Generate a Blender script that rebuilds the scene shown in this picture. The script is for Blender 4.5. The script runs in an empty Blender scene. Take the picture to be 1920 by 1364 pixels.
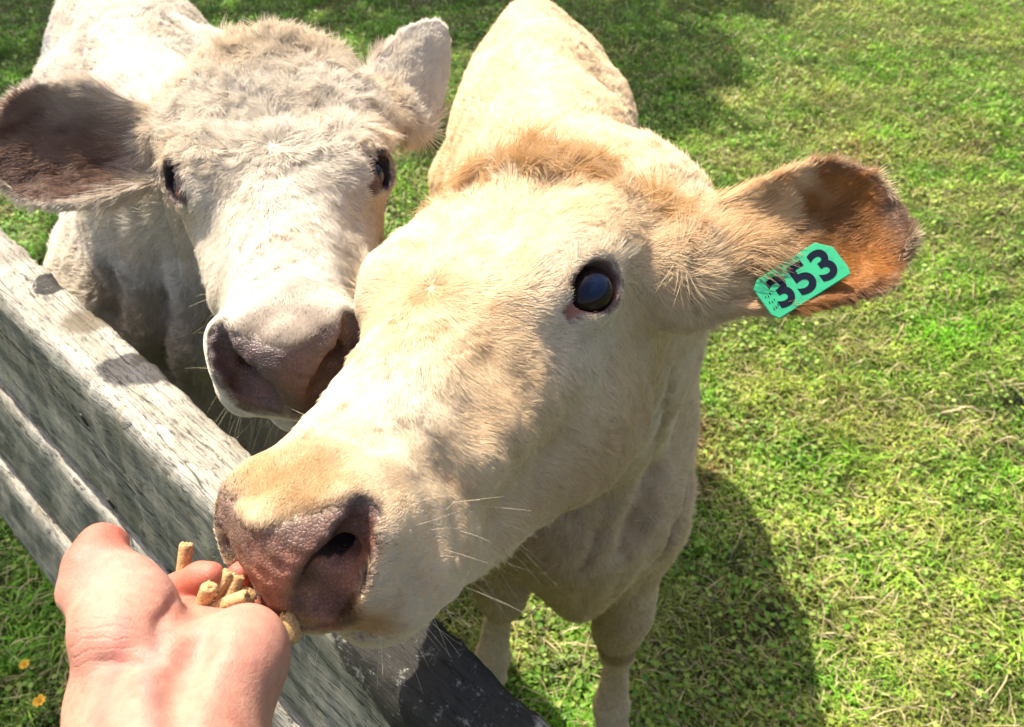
import bpy, math, random, sys
import numpy as np
from mathutils import Vector, Matrix
R = math.radians
rng = np.random.default_rng(7)
sc = bpy.context.scene
COL = sc.collection
CAM_H = 1.62
PITCH = R(45)
FPX = 1450.0            # focal length in photograph pixels (1920 wide)

# ---------------------------------------------------------------- camera, sky, sun, exposure
cam_data = bpy.data.cameras.new('camera')
cam = bpy.data.objects.new('camera', cam_data)
COL.objects.link(cam)
cam.location = (0, 0, CAM_H)
cam.rotation_euler = (R(90) - PITCH, 0, 0)
cam_data.sensor_width = 36
cam_data.lens = 36 * FPX / 1920
cam_data.clip_start = .02
cam_data.clip_end = 500
cam_data.dof.use_dof = True
cam_data.dof.focus_distance = .50
cam_data.dof.aperture_fstop = 13
sc.camera = cam

SUN_EL, SUN_AZ = R(54), R(-38)     # azimuth of the sun seen from above: 0 = +Y, positive towards +X
world = bpy.data.worlds.new('World'); sc.world = world; world.use_nodes = True
wn = world.node_tree.nodes; bg = wn['Background']
sky = wn.new('ShaderNodeTexSky'); sky.sky_type = 'NISHITA'; sky.sun_disc = False
sky.sun_elevation = SUN_EL; sky.sun_rotation = SUN_AZ; sky.dust_density = 5.0; sky.ozone_density = .2
world.node_tree.links.new(sky.outputs[0], bg.inputs[0]); bg.inputs[1].default_value = .118
sd = bpy.data.lights.new('sun', 'SUN'); sd.energy = 4.7; sd.angle = R(.53); sd.color = (1, .925, .80)
sun = bpy.data.objects.new('sun', sd); COL.objects.link(sun)
sdir = Vector((math.sin(SUN_AZ) * math.cos(SUN_EL), math.cos(SUN_AZ) * math.cos(SUN_EL), math.sin(SUN_EL)))
sun.rotation_euler = sdir.to_track_quat('Z', 'Y').to_euler()
sun.location = sdir * 8
sc.view_settings.view_transform = 'Standard'; sc.view_settings.look = 'None'
sc.view_settings.exposure = 1.27; sc.view_settings.gamma = 1
sc.render.engine = 'CYCLES'
sc.cycles.max_bounces = 8; sc.cycles.transparent_max_bounces = 8
try:
    sc.cycles.use_denoising = True
    sc.cycles.denoiser = 'OPENIMAGEDENOISE'
except Exception: pass

# ---------------------------------------------------------------- frames
A_R = np.array([1, 0, 0.]); A_D = np.array([0, -math.sin(PITCH), -math.cos(PITCH)]); A_F = np.array([0, math.cos(PITCH), -math.sin(PITCH)])
MCW = np.stack([A_R, A_D, A_F], 1)              # (right, down, forward) -> world
CW = np.array([0, 0, CAM_H])
def c2w(p): return CW + np.asarray(p, float) @ MCW.T
def at(px, py, d): return c2w(((px - 960) / FPX * d, (py - 682) / FPX * d, d))      # point of the place seen at px,py, d metres deep
def at_z(px, py, z):
    v = MCW @ np.array([(px - 960) / FPX, (py - 682) / FPX, 1]); return CW + v * ((z - CAM_H) / v[2])
def nrm(v): v = np.asarray(v, float); return v / (np.linalg.norm(v, axis=-1, keepdims=True) + 1e-12)

# ---------------------------------------------------------------- signed-distance sculpting
class Sculpt:
    def __init__(s): s.ops = []
    def add(s, op, k, fn, c, r): s.ops.append((op, k, fn, np.asarray(c, float), r)); return s
    def ell(s, c, rad, M=None, k=.02, op='u'):
        c = np.asarray(c, float); rad = np.asarray(rad, float); M = np.eye(3) if M is None else np.asarray(M, float)
        def f(p):
            q = (p - c) @ M
            k0 = np.linalg.norm(q / rad, axis=1); k1 = np.linalg.norm(q / rad ** 2, axis=1)
            return np.where(k0 < 1e-4, -rad.min(), k0 * (k0 - 1) / np.maximum(k1, 1e-9))
        return s.add(op, k, f, c, rad.max())
    def cone(s, a, b, ra, rb, k=.02, op='u', flat=None, fs=1.0):
        a = np.asarray(a, float); b = np.asarray(b, float)
        d = b - a; L2 = d @ d
        fl = None if flat is None else nrm(flat)
        def f(p):
            t = np.clip(((p - a) @ d) / L2, 0, 1)
            v = p - a - t[:, None] * d
            if fl is not None:
                h = v @ fl; v = v + (h * (fs - 1))[:, None] * fl
            return np.linalg.norm(v, axis=1) - (ra + (rb - ra) * t)
        return s.add(op, k, f, (a + b) / 2, math.sqrt(L2) / 2 + max(ra, rb) * 1.05)
    def chain(s, pts, k=.02, op='u', flat=None, fs=1.0):
        for (a, ra), (b, rb) in zip(pts[:-1], pts[1:]): s.cone(a, b, ra, rb, k, op, flat, fs)
        return s
    def field(s, P, C=None, rad=None):
        """P (m,n,3) blocks of points with centres C and radii rad."""
        m, n, _ = P.shape; out = np.full((m, n), 1.0, np.float64)
        for op, k, fn, c, r in s.ops:
            if C is not None:
                sel = np.nonzero(np.linalg.norm(C - c, axis=1) < r + rad + k + .012)[0]
                if len(sel) == 0: continue
            else: sel = np.arange(m)
            d = fn(P[sel].reshape(-1, 3)).reshape(len(sel), n)
            o = out[sel]
            if op == 'u':
                if k > 0:
                    h = np.maximum(k - np.abs(o - d), 0) / k; o = np.minimum(o, d) - h * h * h * k / 6
                else: o = np.minimum(o, d)
            else:
                d = -d
                if k > 0:
                    h = np.maximum(k - np.abs(o - d), 0) / k; o = np.maximum(o, d) + h * h * h * k / 6
                else: o = np.maximum(o, d)
            out[sel] = o
        return out
    def depth(s, px, py, d0, d1):
        """depth at which the line of points seen at px,py first meets the sculpture"""
        dd = np.linspace(d0, d1, 400); P = np.array([at(px, py, d) for d in dd]); f = s.field(P[:, None, :])[:, 0]
        i = np.nonzero(f < 0)[0]; return float(dd[i[0]]) if len(i) else float(dd[f.argmin()])
    def groove(s, pts, d0, d1, k, sink=0.):
        q = [(at(px, py, s.depth(px, py, d0, d1) + sink), r) for px, py, r in pts]; return s.chain(q, k, 's')
    def mesh(s, ax, relax=1):
        B = 8
        ax = [np.concatenate([a, a[-1] + (a[-1] - a[-2]) * np.arange(1, B + 1 - len(a) % B)]) if len(a) % B else a for a in ax]
        N = [len(a) for a in ax]; nb = [n // B for n in N]
        cen = [.5 * (a.reshape(-1, B)[:, 0] + a.reshape(-1, B)[:, -1]) for a in ax]
        ext = [(a.reshape(-1, B)[:, -1] - a.reshape(-1, B)[:, 0]) for a in ax]
        CC = np.stack(np.meshgrid(*cen, indexing='ij'), -1).reshape(-1, 3)
        EE = np.linalg.norm(np.stack(np.meshgrid(*ext, indexing='ij'), -1).reshape(-1, 3), axis=1) / 2
        fc = s.field(CC[:, None, :])[:, 0]
        act = np.nonzero(np.abs(fc) < EE * 1.5 + .012)[0]
        V = np.repeat(np.where(fc < 0, -1, 1).astype(np.float32), 1).reshape(nb)
        V = V.repeat(B, 0).repeat(B, 1).repeat(B, 2)
        I, J, K = np.unravel_index(act, nb)
        X = [a.reshape(-1, B) for a in ax]
        for s0 in range(0, len(act), 1500):
            i, j, k_ = I[s0:s0 + 1500], J[s0:s0 + 1500], K[s0:s0 + 1500]; m = len(i)
            P = np.empty((m, B, B, B, 3))
            P[..., 0] = X[0][i][:, :, None, None]; P[..., 1] = X[1][j][:, None, :, None]; P[..., 2] = X[2][k_][:, None, None, :]
            P = P.reshape(m, -1, 3)
            f = s.field(P, CC[act[s0:s0 + 1500]], EE[act[s0:s0 + 1500]][:].max()).reshape(m, B, B, B).astype(np.float32)
            for q in range(m): V[i[q] * B:i[q] * B + B, j[q] * B:j[q] * B + B, k_[q] * B:k_[q] * B + B] = f[q]
        S = (V < 0)
        cs = np.zeros(tuple(n - 1 for n in N), np.uint8)
        for dx in (0, 1):
            for dy in (0, 1):
                for dz in (0, 1): cs += S[dx:N[0] - 1 + dx, dy:N[1] - 1 + dy, dz:N[2] - 1 + dz]
        ci, cj, ck = np.nonzero((cs > 0) & (cs < 8)); nv = len(ci)
        idm = np.full(cs.shape, -1, np.int32); idm[ci, cj, ck] = np.arange(nv)
        acc = np.zeros((nv, 3)); cnt = np.zeros(nv)
        cor = [(a, b, c) for a in (0, 1) for b in (0, 1) for c in (0, 1)]
        for a in cor:
            for d in range(3):
                if a[d] == 1: continue
                b = list(a); b[d] = 1
                va = V[ci + a[0], cj + a[1], ck + a[2]]; vb = V[ci + b[0], cj + b[1], ck + b[2]]
                m = (va < 0) != (vb < 0); t = va / np.where(m, va - vb, 1)
                pa = np.stack([ax[0][ci + a[0]], ax[1][cj + a[1]], ax[2][ck + a[2]]], 1)
                pb = np.stack([ax[0][ci + b[0]], ax[1][cj + b[1]], ax[2][ck + b[2]]], 1)
                p = pa + t[:, None] * (pb - pa)
                acc[m] += p[m]; cnt[m] += 1
        vert = acc / cnt[:, None]
        quads = []
        for d in range(3):
            sl = [slice(1, None)] * 3; 
            A = S[:-1, :, :] if d == 0 else (S[:, :-1, :] if d == 1 else S[:, :, :-1])
            Bs = S[1:, :, :] if d == 0 else (S[:, 1:, :] if d == 1 else S[:, :, 1:])
            e = np.nonzero(A != Bs); s_in = A[e]
            u, w = [(1, 2), (2, 0), (0, 1)][d]
            ok = (e[u] > 0) & (e[w] > 0) & (e[u] < N[u] - 1) & (e[w] < N[w] - 1)
            e = [x[ok] for x in e]; s_in = s_in[ok]
            def g(du, dw):
                q = [x.copy() for x in e]; q[u] = q[u] - du; q[w] = q[w] - dw; return idm[q[0], q[1], q[2]]
            q = np.stack([g(1, 1), g(0, 1), g(0, 0), g(1, 0)], 1)
            q[~s_in] = q[~s_in][:, ::-1]
            quads.append(q[(q >= 0).all(1)])
        quads = np.concatenate(quads)
        # keep the one connected body (largest island)
        lab = np.arange(nv)
        E_ = np.concatenate([quads[:, [0, 1]], quads[:, [1, 2]], quads[:, [2, 3]], quads[:, [3, 0]]])
        for _ in range(400):
            o = lab.copy(); np.minimum.at(lab, E_[:, 0], o[E_[:, 1]]); np.minimum.at(lab, E_[:, 1], lab[E_[:, 0]])
            lab = lab[lab]
            if (lab == o).all(): break
        big = np.bincount(lab).argmax(); keep = lab == big
        mp = np.cumsum(keep) - 1; vert = vert[keep]; quads = mp[quads[keep[quads[:, 0]]]]
        for _ in range(relax):
            a = np.zeros_like(vert); c = np.zeros(len(vert))
            for i in range(4):
                for j in (1, 3): 
                    a += np.stack([np.bincount(quads[:, i], vert[quads[:, (i + j) % 4], q], len(vert)) for q in range(3)], 1)
                    c += np.bincount(quads[:, i], minlength=len(vert))
            vert = vert * .5 + .5 * a / np.maximum(c, 1)[:, None]
        return vert, quads
def graded(lo, hi, f0, f1, fine, coarse, growth=.12):
    """axis samples: `fine` between f0 and f1, growing to `coarse` outside"""
    a = list(np.arange(f0, f1 + fine, fine)); h = fine
    while a[-1] < hi: h = min(h * (1 + growth * .5), coarse); a.append(a[-1] + h)
    b = [f0]; h = fine
    while b[-1] > lo: h = min(h * (1 + growth * .5), coarse); b.append(b[-1] - h)
    return np.array(b[::-1][:-1] + a)
def vnormals(v, q):
    n = np.cross(v[q[:, 2]] - v[q[:, 0]], v[q[:, 3]] - v[q[:, 1]]); o = np.zeros_like(v)
    for i in range(4):
        for c in range(3): o[:, c] += np.bincount(q[:, i], n[:, c], len(v))
    return nrm(o)
def mesh_obj(name, v, f, mats=(), parent=None, smooth=True, cols=None):
    """f: (n,k) array of faces of one size"""
    me = bpy.data.meshes.new(name); v = np.ascontiguousarray(v, np.float32); f = np.ascontiguousarray(f, np.int32)
    me.vertices.add(len(v)); me.vertices.foreach_set('co', v.ravel())
    me.loops.add(f.size); me.loops.foreach_set('vertex_index', f.ravel())
    me.polygons.add(len(f)); me.polygons.foreach_set('loop_start', np.arange(0, f.size, f.shape[1], dtype=np.int32))
    me.polygons.foreach_set('loop_total', np.full(len(f), f.shape[1], np.int32))
    me.update(calc_edges=True)
    me.polygons.foreach_set('use_smooth', np.full(len(f), smooth))
    for m in (mats if isinstance(mats, (list, tuple)) else [mats]): me.materials.append(m)
    for nm, c in (cols or {}).items():
        c = np.asarray(c, np.float32)
        if c.ndim == 1:
            at_ = me.attributes.new(nm, 'FLOAT', 'POINT'); at_.data.foreach_set('value', c)
        else:
            at_ = me.attributes.new(nm, 'FLOAT_COLOR', 'POINT')
            if c.shape[1] == 3: c = np.concatenate([c, np.ones((len(c), 1), np.float32)], 1)
            at_.data.foreach_set('color', np.ascontiguousarray(c).ravel())
    o = bpy.data.objects.new(name, me); COL.objects.link(o)
    if parent is not None: o.parent = parent; o.matrix_parent_inverse = parent.matrix_world.inverted() if parent.matrix_world != Matrix() else Matrix()
    return o
def root(name, loc, label=None, cat=None, group=None, kind=None, rot=None):
    o = bpy.data.objects.new(name, None); COL.objects.link(o); o.location = loc
    o.matrix_world = Matrix.Translation(loc)
    o.empty_display_size = .05
    return tag(o, label, cat, group, kind)
def tag(o, label=None, cat=None, group=None, kind=None):
    if label: o['label'] = label
    if cat: o['category'] = cat
    if group: o['group'] = group
    if kind: o['kind'] = kind
    return o
# ---------------------------------------------------------------- cattle
class Frame:
    """a head's own frame: x to the animal's right, y along the face to the nose, z up out of the forehead"""
    def __init__(s, Rc, tc, S): s.R = MCW @ np.array(Rc); s.t = c2w(tc); s.S = np.array(S); s.m = float(s.S.mean())
    def w(s, p): return s.t + (np.asarray(p, float) * s.S) @ s.R.T
    def l(s, p): return ((np.asarray(p) - s.t) @ s.R) / s.S
    def v(s, p): return np.asarray(p, float) @ s.R.T
def add_head(sk, F, wide=1.0, muz=1.0, dome=.0, crown=1.0, ey=.0, ex=.0, out0=(.74, .36, .52), eo=0., er=.0180):
    m = F.m
    def E(c, r, k=.02, op='u', tilt=None):
        c = np.array(c, float); r = np.array(r, float) * F.S
        M = F.R if tilt is None else F.R @ np.array(Matrix.Rotation(tilt[0], 3, tilt[1]))
        sk.ell(F.w(c), r, M, k, op)
    def E2(c, r, k=.02, op='u', tilt=None):
        for sx in (-1, 1):
            t = tilt
            if tilt is not None and tilt[1] in 'YZ': t = (tilt[0] * -sx, tilt[1])
            E((c[0] * sx, c[1], c[2]), r, k, op, t)
    def C(a, b, ra, rb, k=.02, op='u', flat=None, fs=1.0):
        sk.cone(F.w(a), F.w(b), ra * m, rb * m, k, op, None if flat is None else F.v(flat), fs)
    def C2(a, b, ra, rb, k=.02, op='u', flat=None, fs=1.0):
        for sx in (-1, 1):
            C((a[0] * sx, a[1], a[2]), (b[0] * sx, b[1], b[2]), ra, rb, k, op, None if flat is None else (flat[0] * sx, flat[1], flat[2]), fs)
    W = wide
    E((0, -.065, -.055), (.090 * W * crown, .095, .060), .03)                 # brain case and forehead
    E((0, .02, -.055), (.080 * W, .085, .052), .03)
    E((0, -.128, -.018 + dome), ((.062 + dome) * W * crown, .038, .038), .035)    # poll
    E2((.062 * W * crown - dome * .6, -.075, -.030 + dome * .8), (.036 + dome, .055, .034), .04)
    E2((.062 * W, -.010 + ey, -.026), (.036, .058, .030), .035)             # brow over each eye
    E2((.050 * W, -.02, -.115), (.038, .090, .078), .04)               # cheek muscle
    E((0, -.04, -.125), (.070, .10, .080), .04)
    C((0, .03, -.052), (0, .20, -.058), .056, .040, .03, flat=(1, 0, 0), fs=.92)   # bridge of the nose
    C((0, .0, -.110), (0, .20, -.094), .064, .043, .04)               # jaws
    C2((.042, -.07, -.175), (.020, .17, -.128), .036, .024, .04)      # lower jaw bars
    C2((.052, .03, -.070), (.040, .14, -.075), .030, .024, .03)       # side of the face below the eye
    # muzzle
    E((0, .225, -.072), (.056 * muz, .056, .048), .03)
    E2((.034 * muz, .242, -.062), (.027, .036, .036), .02)             # wings of the nostrils
    E((0, .262, -.066), (.034 * muz, .026, .040), .018)
    E2((.035 * muz, .212, -.096), (.029, .050, .030), .025)             # upper lips
    # mouth slit between the lips, then the lower lip
    for sx in (-1, 1):
        C((sx * .058, .165, -.116), (sx * .048, .24, -.122), .006, .006, .008, 's')
    E((0, .208, -.134), (.034 * muz, .044, .018), .008)
    # nostrils: a comma that is wide below near the middle and curls out and up
    for sx in (-1, 1):
        P = [((.0215, .290, -.079), .0105), ((.0275, .284, -.071), .0150), ((.0345, .276, -.062), .0150), ((.0410, .268, -.054), .0120), ((.0470, .259, -.044), .0085), ((.0500, .248, -.033), .0055)]
        P = [((x * sx * muz, y, z), r) for (x, y, z), r in P]
        for (a, ra), (b, rb) in zip(P[:-1], P[1:]): C(a, b, ra, rb, .007, 's')
        C((sx * .034 * muz, .272, -.058), (sx * .024 * muz, .222, -.052), .0100, .008, .010, 's'); C((sx * .0285 * muz, .277, -.074), (sx * .040 * muz, .262, -.070), .0050, .0045, .010, 's')
    # eyes: socket cut and soft lids
    for sx in (-1, 1):
        e = np.array((sx * (.086 * W + ex), .005 + ey, -.031 - ey * .1)); out = nrm((sx * out0[0], out0[1], out0[2])); e = e + out * eo
        c = F.w(e); o = F.v(out)
        t1 = nrm(np.cross(o, F.v((0, 0, 1)))); 
        if (t1 @ F.v((0, 1, 0))) < 0: t1 = -t1
        t2 = nrm(np.cross(t1, o)); 
        if t2 @ F.v((0, 0, 1)) < 0: t2 = -t2
        rE = er * m
        M = np.stack([t1, t2, o], 1)
        sk.ell(c, np.array((1.4, 1.15, .98)) * rE, M, .022)            # lids bulge
        sk.ell(c + o * rE * .62, np.array((1.16, .88, .9)) * rE, M, .003, 's')
        F.eyes = getattr(F, 'eyes', {}); F.eyes[sx] = (c, o, rE, M)
def ear_fn(B, T, Wd, prof, cup, thick):
    """a cupped leaf from B to T; Wd points across it; prof(a)->half width; cup>0 bends both edges towards the opening"""
    B = np.asarray(B, float); T = np.asarray(T, float); L = np.linalg.norm(T - B); a_ = (T - B) / L
    w_ = nrm(Wd - (Wd @ a_) * a_); n_ = np.cross(a_, w_)
    def loc(p):
        q = p - B; return (q @ a_) / L, q @ w_, q @ n_
    def f(p):
        a, b, c = loc(p); w = prof(np.clip(a, 0, 1)); bb = np.clip(np.abs(b), 0, w)
        h = cup(np.clip(a, 0, 1)) * (bb / .06) ** 2 * .06 
        d1 = np.abs(c - h) * .80 - thick
        d2 = (np.abs(b) - w) * .8
        d3 = np.maximum(a - 1, -a) * L
        dx = np.maximum(d1, 0); dy = np.maximum(np.maximum(d2, d3), 0)
        return np.sqrt(dx * dx + dy * dy) + np.minimum(np.maximum(d1, np.maximum(d2, d3)), 0) - .0012
    return f, (a_, w_, n_, L, loc)
def interp(xs, ys): return lambda a: np.interp(a, xs, ys)
def smoothprof(xs, ys):
    xs = np.array(xs, float); ys = np.array(ys, float)
    g = np.linspace(0, 1, 65); y = np.interp(g, xs, ys)
    for _ in range(10): y[1:-1] = .5 * y[1:-1] + .25 * (y[:-2] + y[2:])
    return lambda a: np.interp(a, g, y)
SK = {}
def tan_cow():
    F = Frame([[-0.86968724, -0.42625031, -0.24890716], [-0.02642144, 0.543743, -0.83883577], [0.49289554, -0.72294828, -0.4841485]],
              (-0.03320373, -0.08039438, 0.54882538), (1.025, .89, 1.09))
    s = Sculpt()
    W = lambda x, y, z: np.array((x, y, z), float)
    # trunk
    s.ell((.065, 1.00, .80), (.168, .34, .28), k=.1)
    s.ell((.058, 1.30, .79), (.185, .33, .25), k=.1)
    s.ell((.055, 1.52, .82), (.165, .19, .21), k=.1)
    s.chain([(W(.085, .86, 1.03), .07), (W(.08, 1.1, 1.02), .055), (W(.06, 1.35, 1.005), .05), (W(.045, 1.55, .985), .04), (W(.035, 1.63, .975), .03)], k=.12)
    for sx in (-1, 1):
        s.ell((.058 + sx * .100, 1.34, .945), (.045, .09, .05), k=.10)                     # hip bones
        s.ell((.072 + sx * .128, .84, .78), (.076, .15, .22), k=.07)                   # shoulders
        s.ell((.082 + sx * .122, .70, .64), (.060, .09, .12), k=.06)
    s.ell((.10, .68, .66), (.13, .13, .17), k=.08)                                      # chest
    s.chain([(W(.095, .62, .66), .075), (W(.108, .60, .52), .045)], k=.07)           # brisket
    # neck up to the head
    j = lambda *p: F.w(p)
    s.chain([(W(.10, .86, .95), .17), (W(.085, .70, 1.08), .135), (j(0, -.13, -.075), .095)], k=.08)
    s.chain([(W(.10, .74, .75), .13), (W(.085, .64, .95), .10), (j(0, -.11, -.12), .075)], k=.08)
    add_head(s, F)
    # front legs
    for K in ([(.190, .76, .72, .080), (.190, .68, .58, .064), (.185, .635, .48, .044), (.182, .617, .405, .046), (.182, .610, .37, .043), (.184, .605, .315, .026), (.187, .592, .20, .0235), (.190, .578, .125, .034), (.192, .558, .080, .024), (.193, .548, .050, .029)],
              [(-.035, .78, .72, .075), (-.030, .72, .58, .064), (-.020, .695, .48, .042), (-.018, .68, .405, .045), (-.020, .673, .37, .042), (-.024, .675, .31, .025), (-.032, .68, .20, .0225), (-.037, .675, .125, .033), (-.040, .671, .085, .025), (-.041, .663, .055, .030)]):
        s.chain([((x, y, z), r) for x, y, z, r in K[:3]], k=.05); s.chain([((x, y, z), r) for x, y, z, r in K[2:]], k=.011)
    for sx in (-1, 1):
        K = [(.05 + sx * .11, 1.48, .70, .12), (.05 + sx * .13, 1.42, .54, .08), (.05 + sx * .12, 1.52, .43, .055), (.05 + sx * .115, 1.60, .37, .045), (.05 + sx * .115, 1.59, .26, .033), (.05 + sx * .115, 1.58, .12, .037), (.05 + sx * .115, 1.56, .05, .038)]
        s.chain([((x, y, z), r) for x, y, z, r in K], k=.04)
    s.chain([(W(.035, 1.64, .95), .028), (W(.03, 1.72, .78), .018), (W(.03, 1.73, .5), .014), (W(.03, 1.73, .38), .03), (W(.03, 1.73, .25), .008)], k=.02)
    # folds of loose skin between neck, dewlap and shoulder
    s.groove([(1252, 690, .006), (1246, 800, .010), (1222, 900, .012), (1192, 985, .014), (1165, 1040, .008)], .7, 1.6, .035)
    s.groove([(1150, 905, .004), (1120, 1000, .007), (1085, 1070, .004)], .7, 1.6, .025)
    s.groove([(1285, 900, .004), (1262, 985, .008), (1225, 1050, .004)], .7, 1.6, .03)
    # near ear (the animal's left), swept out sideways with its cup turned to the front
    B = at(1262, 512, .60); T = at(1690, 418, .58)
    fn, loc = ear_fn(B, T, -A_D * 1.0 + A_F * .15 , smoothprof([0, .2, .4, .6, .8, .92, 1], [.035, .038, .045, .052, .046, .031, .009]), smoothprof([0, .25, .5, .8, 1], [.0, .28, .48, .48, .3]), .0028)
    s.add('u', .02, fn, (B + T) / 2, .13)
    s.chain([(j(-.075, -.105, -.045), .036), (B, .036), (B * .75 + T * .25 - loc[2] * .006, .024), (B * .55 + T * .45 - loc[2] * .010, .008)], k=.03)
    F.ears = {-1: (B, T, loc)}
    # far ear, behind the head
    B = j(.095, -.12, -.06); T = j(.155, -.20, -.20)
    fn, loc = ear_fn(B, T, F.v((.3, .9, .1)), smoothprof([0, .3, .7, .92, 1], [.03, .05, .055, .035, .01]), smoothprof([0, .2, .5, 1], [.0, .5, .5, .4]), .003)
    s.add('u', .02, fn, (B + T) / 2, .14); s.cone(j(.075, -.11, -.045), B, .034, .03, .03)
    F.ears[1] = (B, T, loc)
    axs = [graded(-.45, .40, -.24, .30, .0028, .012), graded(.10, 1.95, .12, .70, .0028, .014), graded(-.01, 1.45, 1.08, 1.40, .0028, .012)]
    return s, F, axs
def white_cow():
    F = Frame([[-0.97297959, 0.22201435, 0.06340625], [0.10642952, 0.67495381, -0.73014389], [-0.20489871, -0.70366681, -0.68034516]],
              (-0.21356771, -0.21142837, 0.70020366), (1.01, .946, 1.047))
    s = Sculpt()
    W = lambda x, y, z: np.array((x, y, z), float)
    j = lambda *p: F.w(p)
    dx, dy = nrm(np.array((-.50, 1.0)))            # the trunk runs away to the back left
    def b(u, side, z): return (-.47 + dx * u + dy * side * 1, .96 + dy * u - dx * side, z)
    M = np.array([[dy, dx, 0], [-dx, dy, 0], [0, 0, 1]])
    s.ell(b(.10, 0, .79), (.19, .33, .28), M, k=.1)
    s.ell(b(.42, 0, .80), (.205, .34, .25), M, k=.1)
    s.ell(b(.68, -.0, .86), (.185, .22, .22), M, k=.1)
    s.chain([(W(*b(-.08, 0, 1.02)), .07), (W(*b(.2, 0, 1.03)), .06), (W(*b(.5, 0, 1.03)), .06), (W(*b(.76, 0, 1.04)), .05), (W(*b(.86, 0, 1.02)), .035)], k=.12)
    for sx in (-1, 1):
        s.ell(b(.5, sx * .13, .98), (.05, .07, .05), M, k=.08)
        s.ell(b(-.06, sx * .145, .78), (.085, .15, .22), M, k=.07)
        s.ell(b(-.18, sx * .13, .64), (.065, .09, .12), M, k=.06)
    s.ell(b(-.20, 0, .66), (.13, .13, .17), M, k=.08)
    s.chain([(W(*b(-.26, 0, .66)), .075), (W(*b(-.28, 0, .52)), .045)], k=.07)
    s.chain([(W(*b(-.05, 0, .95)), .17), (W(-.38, .84, 1.08), .13), (j(0, -.13, -.075), .10)], k=.08)
    s.chain([(W(*b(-.16, 0, .75)), .13), (W(-.36, .80, .95), .11), (j(0, -.11, -.12), .08)], k=.08)
    add_head(s, F, wide=.98, muz=.91, dome=.017, crown=.88, ey=.028, ex=-.011, out0=(.66, .42, .58), eo=.001, er=.0188)
    for sx, st in ((-1, .02), (1, -.03)):
        K = [(-.12, .15, .72, .085), (-.22, .12, .58, .064), (-.26, .10, .44, .048), (-.27, .10, .37, .046), (-.275, .10, .33, .043), (-.27, .10, .27, .032), (-.26, .10, .17, .030), (-.265, .10, .105, .038), (-.285, .10, .055, .036)]
        s.chain([(W(*b(u + st, sx * w_, z)), r) for u, w_, z, r in K], k=.03)
        K = [(.66, .11, .72, .12), (.58, .13, .56, .08), (.70, .12, .44, .055), (.78, .115, .38, .045), (.77, .115, .26, .033), (.76, .115, .12, .037), (.74, .115, .05, .038)]
        s.chain([(W(*b(u, sx * w_, z)), r) for u, w_, z, r in K], k=.04)
    s.chain([(W(*b(.87, 0, 1.0)), .028), (W(*b(.93, 0, .8)), .018), (W(*b(.94, 0, .5)), .014), (W(*b(.94, 0, .38)), .03), (W(*b(.94, 0, .25)), .008)], k=.02)
    s.groove([(306, 480, .003), (300, 580, .006), (306, 700, .006)], .8, 1.7, .04)
    s.groove([(396, 560, .003), (404, 640, .006), (400, 730, .005)], .8, 1.7, .035)
    s.groove([(215, 500, .001), (205, 600, .003), (225, 680, .002)], .8, 1.7, .05)
    F.ears = {}
    # the animal's right ear, on the left of the photo: open cup facing the viewer
    B = at(322, 280, .78); T = at(-14, 288, .72)
    fn, loc = ear_fn(B, T, A_D * 1.0 - A_F * .1, smoothprof([0, .15, .4, .65, .85, .95, 1], [.028, .040, .054, .058, .046, .028, .010]), smoothprof([0, .2, .5, 1], [.0, .35, .4, .2]), .0028)
    s.add('u', .02, fn, (B + T) / 2, .13)
    s.chain([(j(.080, -.10, -.045), .036), (B - loc[2] * .008, .028)], k=.03)
    F.ears[1] = (B, T, loc)
    # its left ear, seen from behind and pricked up
    B = at(748, 222, .84); T = at(822, 50, .88)
    fn, loc = ear_fn(B, T, A_R * .8 + A_F * .7, smoothprof([0, .2, .4, .65, .85, .95, 1], [.034, .042, .042, .036, .024, .014, .006]), smoothprof([0, .2, .5, 1], [.0, .45, .5, .4]), .003)
    s.add('u', .02, fn, (B + T) / 2, .12)
    s.chain([(j(-.075, -.10, -.045), .032), (B - loc[2] * .003, .013)], k=.035)
    F.ears[-1] = (B, T, loc)
    axs = [graded(-1.25, .1, -.44, -.05, .0031, .013), graded(.30, 2.0, .36, .82, .0031, .014), graded(-.01, 1.5, 1.08, 1.44, .0031, .013)]
    return s, F, axs
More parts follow.
